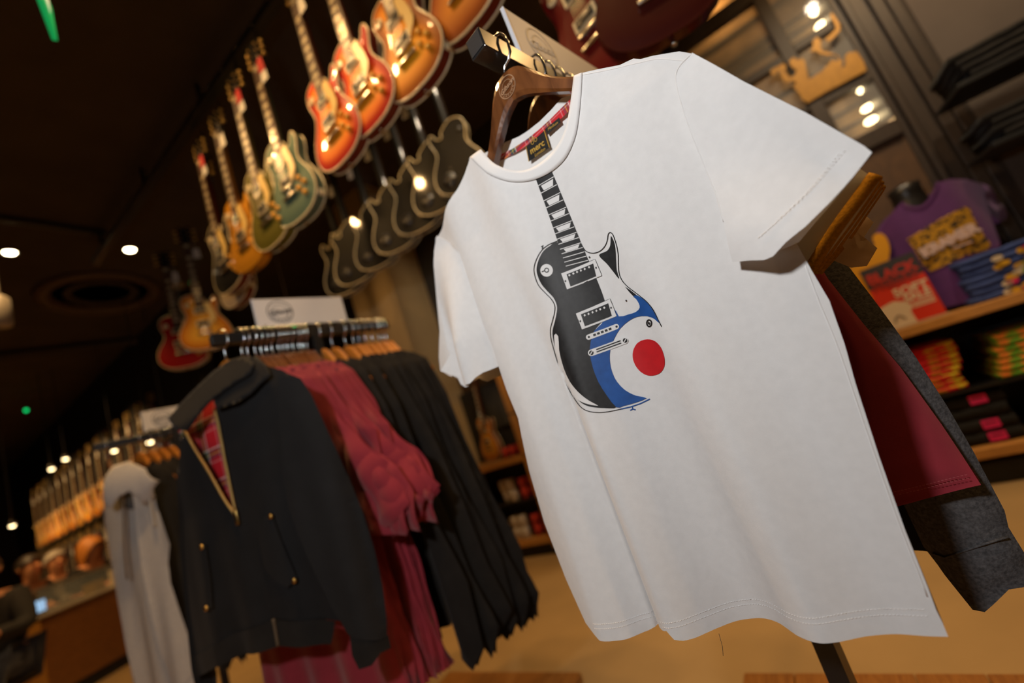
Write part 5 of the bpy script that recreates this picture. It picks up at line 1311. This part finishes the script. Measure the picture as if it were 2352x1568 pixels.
# purple shirt on a black bust
zp = lambda a, c: at_w(1800 + a / 3.1359, 300 + c / 3.1359, 2.80)
ps = tag(empty('bust_form', wall(0, 0, 0), ROT_W), 'black neck of a display bust wearing the purple shirt', 'mannequin')
nx_, nz_ = zp(965, 470)
MB().lathe([(0.085, -0.16), (0.08, -0.05), (0.066, 0.0), (0.062, 0.05), (0.068, 0.085), (0.03, 0.10), (0.001, 0.102)], 24, 'z', (nx_, 2.93, nz_)).build('neck', mat('bust_black', (0.012, 0.010, 0.009), 0.35), ps, True)
MB().lathe([(0.09, -0.46), (0.10, -0.30), (0.10, -0.12), (0.05, -0.05)], 24, 'z', (nx_, 2.955, nz_)).build('torso', MATS['bust_black'], ps, True)
MB().lathe([(0.09, 0.761 - nz_), (0.09, 0.77 - nz_), (0.02, 0.775 - nz_), (0.02, -0.44)], 20, 'z', (nx_, 2.955, nz_)).build('stand', M_BLKMET, ps, True)
pu = tag(empty('purple_t_shirt', wall(0, 0, 0), ROT_W), 'purple t-shirt with leopard print panel on the bust', 't-shirt')
M_PUR = mat('purple_jersey', (0.095, 0.020, 0.135), 0.85, var=0.1, vscale=20, sheen=0.2)
pcx = nx_
def gpu(x, z): return 2.795 + 0.10 * np.clip((np.abs(x - pcx) / 0.22), 0, 1.3) ** 2.2 + 0.004 * np.sin(30 * x + 8 * z)
pur = [zp(*p) for p in [(840, 525), (870, 548), (910, 562), (960, 566), (1010, 552), (1060, 505), (1100, 430), (1112, 372), (1220, 335), (1380, 315), (1500, 322), (1580, 370), (1660, 480), (1715, 560), (1690, 600), (1600, 600), (1540, 560), (1570, 680), (1600, 800), (1520, 1000), (1400, 1220), (1180, 1270), (1090, 1200), (1000, 1100), (880, 960), (790, 900), (740, 855), (715, 780), (725, 680), (780, 590)]]
def cs(name, poly, g, m, parent, sp, off=0.0):
    V, Fc = tri_poly(poly, sp); A = np.array(V)
    return obj_mesh(name, np.c_[A[:, 0], g(A[:, 0], A[:, 1]) + off, A[:, 1]], Fc, m, parent)
cs('front_panel', pur, gpu, M_PUR, pu, 0.014)
cs('back_panel', pur, lambda x, z: 3.08 - (gpu(x, z) - 2.795) * 0.6, M_PUR, pu, 0.03)
cs('collar', [zp(*p) for p in [(840, 525), (870, 548), (910, 562), (960, 566), (1010, 552), (1060, 505), (1100, 430), (1112, 372), (1095, 368), (1080, 420), (1045, 490), (1000, 535), (958, 548), (915, 545), (880, 532), (855, 512)]], gpu, M_PUR, pu, 0.01, -0.006)
sv = [zp(*p) for p in [(1490, 330), (1580, 372), (1660, 480), (1712, 558), (1690, 598), (1610, 600), (1550, 540), (1500, 440)]]
cs('sleeve', sv, lambda x, z: gpu(x, z) - 0.03 + 0.012 * np.sin(60 * z), M_PUR, pu, 0.012)
leo = [zp(*p) for p in [(890, 780), (1120, 640), (1300, 545), (1350, 540), (1390, 640), (1440, 720), (1512, 810), (1480, 850), (1300, 900), (1180, 960), (1060, 1015), (1000, 960), (950, 860)]]
lp_ = cs('leopard_panel', leo, gpu, spots('leopard', (0.50, 0.25, 0.008), (0.035, 0.022, 0.008), 62, 0.44), pu, 0.012, -0.004)
k0, k1 = zp(985, 895), zp(1385, 695)
kx, kz = (k0[0] + k1[0]) / 2, (k0[1] + k1[1]) / 2
M_KR = mat('kramer_pink', (0.62, 0.45, 0.40), 0.7)
text('lettering', 'KRAMER', 0.062, M_KR, lp_, (kx, 2.782, kz), (R(90), -math.atan2(k1[1] - k0[1], k1[0] - k0[0]) , 0), 0.001, bold=0.004, spacing=0.86)
MB().box(kx + 0.0, kx + 0.07, 2.783, 2.785, kz - 0.042, kz - 0.036).build('small_print', M_KR, lp_)
# ------------------------------------------------------------------ left unit: guitar, mugs
X_, Z_ = at_w(1080 + 200 / 3.564, 860 + 655 / 3.564, 2.88)
gsh = guitar(wall(2.86, X_ - 0.02, 0.722), ROT_W + R(-20), AMB, MAHOG, 'amber flame topped guitar standing on the oak shelf by the mugs', None, tilt=(R(-4), R(2)), tagc=0, scale=0.80, guard=False)
def mug_mesh(name, r, h, m):
    mb = MB()
    mb.lathe([(r * 0.92, 0.0), (r, 0.004), (r, h), (r * 0.9, h), (r * 0.88, 0.01)], 20)
    mb.tube([(r * 0.95, 0, h * 0.82), (r + 0.022, 0, h * 0.78), (r + 0.03, 0, h * 0.5), (r + 0.02, 0, h * 0.24), (r * 0.95, 0, h * 0.2)], 0.005, 8)
    return mb.mesh(name, m, True)
M_MUGR = spots('mug_red_print', (0.012, 0.010, 0.009), (0.50, 0.03, 0.012), 55, 0.52)
M_MUGW = mat('mug_white', (0.55, 0.46, 0.36), 0.3, coat=0.3)
MUGR, MUGW = mug_mesh('mug_red', 0.034, 0.075, M_MUGR), mug_mesh('mug_white', 0.033, 0.08, M_MUGW)
def mugs(kind, me, spots_, group, lab):
    for i, (x, n_, z, rz) in enumerate(spots_):
        o = tag(link(kind, me, None, wall(n_, x, z), ROT_W + rz), lab(i), 'mug', group)
red = [(x, 2.79, 0.716, 0.4) for x in (-1.985, -1.915, -1.845)] + [(x, 2.85, 0.716, 0.4) for x in (-1.965, -1.885)]
mugs('printed_mug', MUGR, red, 'red and black mugs on the upper oak shelf', lambda i: 'black mug with red print on the upper oak shelf, ' + ['left in front', 'middle in front', 'right in front', 'left behind', 'right behind'][i])
red2 = [(x, 2.78, z, 0.5) for x in (-1.925, -1.835) for z in (0.401, 0.4765)]
mugs('printed_mug', MUGR, red2, 'red and black mugs on the middle shelf', lambda i: 'black mug with red print on the middle shelf, %s of four' % ['lower left', 'upper left', 'lower right', 'upper right'][i])
red3 = [(x, 2.78, z, 0.5) for x in (-1.92, -1.83) for z in (0.131, 0.2065)]
mugs('printed_mug', MUGR, red3, 'red and black mugs on the lowest shelf', lambda i: 'black mug with red print on the lowest shelf, %s of four' % ['lower left', 'upper left', 'lower right', 'upper right'][i])
wh = [(-2.02, 2.77, 0.401, 2.5), (-2.10, 2.80, 0.401, 1.8), (-2.03, 2.78, 0.482, 2.2), (-2.11, 2.80, 0.482, 2.8)]
mugs('white_mug', MUGW, wh, 'white mugs on the middle shelf', lambda i: 'white mug on the middle shelf, %s of four' % ['lower right', 'lower left', 'upper right', 'upper left'][i])
wh = [(-2.02, 2.76, 0.131, 2.5), (-2.10, 2.78, 0.131, 1.2), (-2.02, 2.77, 0.212, 2.2), (-2.10, 2.79, 0.212, 3.1)]
mugs('white_mug', MUGW, wh, 'white mugs on the lowest shelf', lambda i: 'white mug on the lowest shelf, %s of four' % ['lower right', 'lower left', 'upper right', 'upper left'][i])
ck = tag(MB().box(-2.25, -1.80, 3.09, 3.118, 0.95, 1.32, 0.003).build('chalk_board', mat('chalk_grey', (0.03, 0.028, 0.025), 0.7), rot=ROT_W), 'dark board with faint chalk marks behind the shelf guitar', 'board')
for k_, (x, z) in enumerate(((-1.93, 1.22), (-1.90, 1.13), (-1.88, 1.05))): MB().tube([(x - 0.03, 3.086, z), (x, 3.086, z + 0.012), (x + 0.03, 3.086, z - 0.008)], 0.004, 6).build('chalk_mark', mat('chalk_white', (0.28, 0.24, 0.2), 0.9), ck)
# ------------------------------------------------------------------ glass counter at the far left
def polar(u, v, d):
    q = ray(u, v); t = d / math.hypot(q[0], q[1]); X = q * t; return X
P1, P2 = polar(92, 1420, 5.9), polar(262, 1338, 6.3)
dv = np.array([P2[0] - P1[0], P2[1] - P1[1]]); Lc = math.hypot(*dv); azr = math.atan2(dv[1], dv[0])
ct = tag(empty('glass_counter', (P1[0], P1[1], 0), azr), 'brown timber counter with a glass display top at the far left', 'counter')
Lc = 2.4
MB().box(0, Lc, 0.02, 0.45, 0.10, 0.72, 0.004).build('front_panel', M_OAKD, ct)
MB().box(-0.30, 0.0, 0.0, 0.45, 0.02, 0.70, 0.004).build('end_panel', wood('counter_end_oak', (0.42, 0.19, 0.03), (0.55, 0.26, 0.05), 0.5, (10, 10, 2), 0.1), ct)
MB().box(0.0, Lc, 0.04, 0.4, 0.0, 0.10).build('kick_plate', M_BLACK, ct)
MB().box(-0.3, Lc, -0.01, 0.46, 0.72, 0.745, 0.003).build('case_floor', mat('case_rail', (0.42, 0.35, 0.24), 0.4), ct)
MB().box(0.0, Lc, 0.0, 0.006, 0.745, 0.945).build('front_glass', M_GLASS, ct)
MB().box(0.0, Lc, 0.0, 0.44, 0.945, 0.953).build('top_glass', M_GLASS, ct)
for y in (-0.004, 0.43): MB().box(0.0, Lc, y, y + 0.014, 0.938, 0.962, 0.002).build('top_rail', mat('case_alu', (0.45, 0.42, 0.34), 0.35, 0.6), ct)
for i, (x, w_, h_, c) in enumerate(((0.30, 0.24, 0.03, (0.55, 0.42, 0.27)), (0.95, 0.16, 0.15, (0.68, 0.55, 0.38)), (1.5, 0.2, 0.06, (0.5, 0.2, 0.1)), (0.66, 0.1, 0.10, (0.35, 0.2, 0.02)))):
    th_ = tag(empty('boxed_accessory', Vector((P1[0], P1[1], 0.7455)) + Vector((math.cos(azr) * x - math.sin(azr) * 0.25, math.sin(azr) * x + math.cos(azr) * 0.25, 0)), azr), ['flat pale box inside the glass counter', 'white square box inside the glass counter', 'reddish box inside the glass counter', 'small amber box inside the glass counter'][i], 'box')
    MB().box(-w_ / 2, w_ / 2, -0.07, 0.07, 0, h_ * 0.8, 0.004).build('base', mat('accessory_%d' % i, c, 0.5), th_)
    MB().box(-w_ / 2 - 0.003, w_ / 2 + 0.003, -0.073, 0.073, h_ * 0.8, h_, 0.004).build('lid', mat('accessory_%d' % i, c, 0.5), th_)
X = polar(85, 1404, 5.95)
sc_ = tag(empty('card_terminal', (X[0], X[1], 0.7455), azr), 'small device with bluish lit screen on the counter end', 'device')
MB().box(-0.06, 0.06, -0.02, 0.03, 0.0, 0.13, 0.006).build('case', M_BLKMET, sc_)
MB().box(-0.05, 0.05, -0.024, -0.02, 0.03, 0.12).build('screen', mat('screen_blue', (0.2, 0.35, 0.5), 0.3, emit=(0.35, 0.6, 0.9), estr=1.2), sc_)
# ------------------------------------------------------------------ people around the counter
def skinned(name, joints, bones, m, parent, sub=2):
    me = bpy.data.meshes.new(name)
    ks = list(joints)
    me.from_pydata([joints[k][:3] for k in ks], [(ks.index(a), ks.index(b)) for a, b in bones], [])
    me.materials.append(m)
    o = link(name, me, parent)
    md = o.modifiers.new('skin', 'SKIN'); md.use_smooth_shade = True
    if not me.skin_vertices: pass
    sl = me.skin_vertices[0].data if me.skin_vertices else None
    for i, k in enumerate(ks):
        if sl: sl[i].radius = (joints[k][3], joints[k][3]); sl[i].use_root = (i == 0)
    s = o.modifiers.new('smooth', 'SUBSURF'); s.levels = sub; s.render_levels = sub
    return o
def person(loc, rotz, label, cloth, hair, lean=0.15, ht=1.0, seat=True, trouser=None, longhair=False):
    """seated or standing figure facing -y; origin on the floor"""
    root = tag(empty('person', loc, rotz), label, 'person')
    hz = 0.52 if seat else 0.92
    J = {'pel': (0, 0, hz, 0.13), 'bel': (0, -lean * 0.3, hz + 0.18, 0.13), 'che': (0, -lean * 0.7, hz + 0.38, 0.135), 'nek': (0, -lean, hz + 0.52, 0.055), 'jaw': (0, -lean - 0.03, hz + 0.60, 0.07), 'hed': (0, -lean - 0.03, hz + 0.69, 0.098), 'crn': (0, -lean - 0.02, hz + 0.76, 0.07)}
    B = [('pel', 'bel'), ('bel', 'che'), ('che', 'nek'), ('nek', 'jaw'), ('jaw', 'hed'), ('hed', 'crn')]
    for s, t in ((-1, 'l'), (1, 'r')):
        J['sh' + t] = (s * 0.17, -lean * 0.85, hz + 0.45, 0.065); J['el' + t] = (s * 0.24, -lean - 0.08, hz + 0.22, 0.048); J['wr' + t] = (s * 0.16, -lean - 0.30, hz + 0.24, 0.032)
        J['pa' + t] = (s * 0.14, -lean - 0.37, hz + 0.245, 0.034)
        if seat: J['hi' + t] = (s * 0.09, -0.02, hz - 0.02, 0.09); J['kn' + t] = (s * 0.11, -0.40, hz, 0.068); J['an' + t] = (s * 0.11, -0.40, 0.09, 0.045)
        else: J['hi' + t] = (s * 0.09, 0, hz - 0.06, 0.095); J['kn' + t] = (s * 0.10, -0.02, 0.48, 0.065); J['an' + t] = (s * 0.10, 0.02, 0.09, 0.045)
        J['to' + t] = (s * 0.12, J['an' + t][1] - 0.16, 0.04, 0.04)
        B += [('che', 'sh' + t), ('sh' + t, 'el' + t), ('el' + t, 'wr' + t), ('wr' + t, 'pa' + t), ('pel', 'hi' + t), ('hi' + t, 'kn' + t), ('kn' + t, 'an' + t), ('an' + t, 'to' + t)]
    body = skinned('body', J, B, M_SKIN, root)
    mb = MB()
    for s in (-1, 1):
        pz_ = J['pal' if s < 0 else 'par']
        for k_, (dx, ln) in enumerate(((-0.024, 0.055), (-0.008, 0.068), (0.008, 0.066), (0.024, 0.052))):
            mb.tube([(pz_[0] + dx, pz_[1] - 0.02, pz_[2]), (pz_[0] + dx * 1.1, pz_[1] - 0.02 - ln * 0.6, pz_[2] - 0.006), (pz_[0] + dx * 1.1, pz_[1] - 0.02 - ln, pz_[2] - 0.022)], [0.009, 0.008, 0.006], 8)
        mb.tube([(pz_[0] - s * 0.025, pz_[1] + 0.02, pz_[2]), (pz_[0] - s * 0.05, pz_[1] - 0.015, pz_[2] - 0.004), (pz_[0] - s * 0.052, pz_[1] - 0.04, pz_[2] - 0.012)], [0.011, 0.009, 0.007], 8)
    mb.build('fingers', M_SKIN, body, True)
    hx, hy, hzz = J['hed'][:3]
    f = MB()
    f.tube([(hx, hy - 0.088, hzz + 0.015), (hx, hy - 0.112, hzz - 0.022), (hx, hy - 0.095, hzz - 0.028)], [0.008, 0.015, 0.010], 8)
    for s in (-1, 1): f.lathe([(0.001, -0.028), (0.012, -0.02), (0.015, 0), (0.010, 0.022), (0.001, 0.028)], 10, 'z', (hx + s * 0.095, hy + 0.005, hzz - 0.005))
    f.build('nose_and_ears', M_SKIN, body, True)
    for s in (-1, 1): MB().lathe([(0.001, -0.011), (0.011, -0.004), (0.011, 0.004), (0.001, 0.011)], 10, 'y', (hx + s * 0.034, hy - 0.084, hzz + 0.012)).build('eye', mat('eye_dark', (0.03, 0.02, 0.015), 0.3), body, True)
    MB().tube([(hx - 0.026, hy - 0.088, hzz - 0.05), (hx, hy - 0.096, hzz - 0.052), (hx + 0.026, hy - 0.088, hzz - 0.05)], [0.003, 0.006, 0.003], 6).build('mouth', mat('lips', (0.42, 0.12, 0.07), 0.5), body, True)
    J2 = {k_: (v[0], v[1], v[2], v[3] * 1.17 + 0.008) for k_, v in J.items() if k_[:2] in ('pe', 'be', 'ch', 'sh', 'el', 'wr')}
    skinned('top_garment', J2, [b for b in B if b[0] in J2 and b[1] in J2], cloth, root)
    J3 = {k_: (v[0], v[1], v[2], v[3] * 1.15 + 0.008) for k_, v in J.items() if k_[:2] in ('pe', 'hi', 'kn', 'an')}
    skinned('trousers', J3, [b for b in B if b[0] in J3 and b[1] in J3], trouser or M_NAVY, root)
    v = []; f_ = []
    for i in range(9):
        th = (0.02 + 0.98 * i / 8) * (2.35 if longhair else 1.75)
        for k_ in range(18):
            a = 2 * math.pi * k_ / 18
            front = max(0, -math.sin(a))
            t_ = th * (1 - 0.42 * front)
            rr = 0.116 + (0.03 * max(0, th - 1.5) if longhair else 0)
            v.append((hx + rr * 0.92 * math.sin(t_) * math.cos(a), hy + 0.012 + rr * math.sin(t_) * math.sin(a), hzz + 0.01 + (rr * 1.05) * math.cos(t_) - (0.10 * max(0, t_ - 1.6) if longhair else 0)))
    for i in range(8):
        for k_ in range(18): f_.append((i * 18 + k_, i * 18 + (k_ + 1) % 18, (i + 1) * 18 + (k_ + 1) % 18, (i + 1) * 18 + k_))
    f_.append(tuple(range(18)))
    MB().add(v, f_).build('hair', hair, root, True)
    return root
H_GREY = mat('hair_grey', (0.30, 0.26, 0.22), 0.7); H_RED = mat('hair_auburn', (0.42, 0.15, 0.02), 0.6); H_DRK = mat('hair_dark', (0.03, 0.02, 0.015), 0.5)
M_CHECK = mat('checked_shirt', (0.11, 0.085, 0.06), 0.8, var=0.7, vscale=60)
def stool(loc, label):
    s = tag(empty('counter_stool', loc), label, 'stool')
    MB().lathe([(0.16, 0.36), (0.17, 0.38), (0.165, 0.40), (0.001, 0.405)], 20).build('seat', M_BLACK, s, True)
    MB().lathe([(0.025, 0.03), (0.025, 0.36)], 12).build('column', M_CHROME, s, True)
    MB().lathe([(0.19, 0.0), (0.18, 0.02), (0.03, 0.03)], 20).build('base', M_CHROME, s, True)
for px, dd, rz, lab, cl, hr, ln, lh in (((178, 1262), 7.45, azr + R(5), 'seated person with auburn hair behind the glass counter', M_BLKCLOTH, H_RED, 0.12, True), ((112, 1250), 8.3, azr + R(-20), 'seated grey haired person in a checked shirt behind the counter', M_CHECK, H_GREY, 0.1, False), ((22, 1322), 7.5, azr + R(0), 'seated person bending low behind the left end of the counter', M_CHECK, H_DRK, 0.22, False), ((-22, 1282), 5.6, azr + R(-60), 'person in dark clothes cut by the left edge', mat('dark_coat', (0.02, 0.017, 0.015), 0.9), H_DRK, 0.1, False)):
    X = polar(px[0], px[1], dd)
    person(Vector((X[0], X[1], 0)), rz, lab, cl, hr, ln, longhair=lh)
    stool(Vector((X[0], X[1], 0)), 'round stool under the ' + lab.replace('seated ', ''))

# added pendants; bulbs stand in for blurred glints and lights by the far guitars
for k_, (px, dd) in enumerate((((381, 976), 5.2), ((344, 1014), 5.4), ((262, 1034), 6.6), ((150, 1053), 7.4), ((28, 1206), 7.6), ((118, 1076), 7.6))):
    X = polar(px[0], px[1], dd); hz_ = X[2] + CAM_H
    o = tag(empty('added_pendant', (X[0], X[1], hz_)), 'added glowing pendant in place of a blurred bright spot, %s counted from the black jacket' % ordn[k_], 'spotlight', 'pendants added for bright spots over the far guitars')
    MB().lathe([(0.001, -0.02), (0.02, -0.016), (0.026, 0.0), (0.02, 0.012), (0.001, 0.014)], 14).build('bulb', M_BULB, o, True)
    MB().lathe([(0.032, -0.004), (0.03, 0.03), (0.012, 0.05), (0.001, 0.052)], 16).build('shade', M_BLKMET, o, True)
    MB().tube([(0, 0, 0.05), (0, 0, CEIL - hz_)], 0.004, 6).build('cord', M_BLKMET, o)
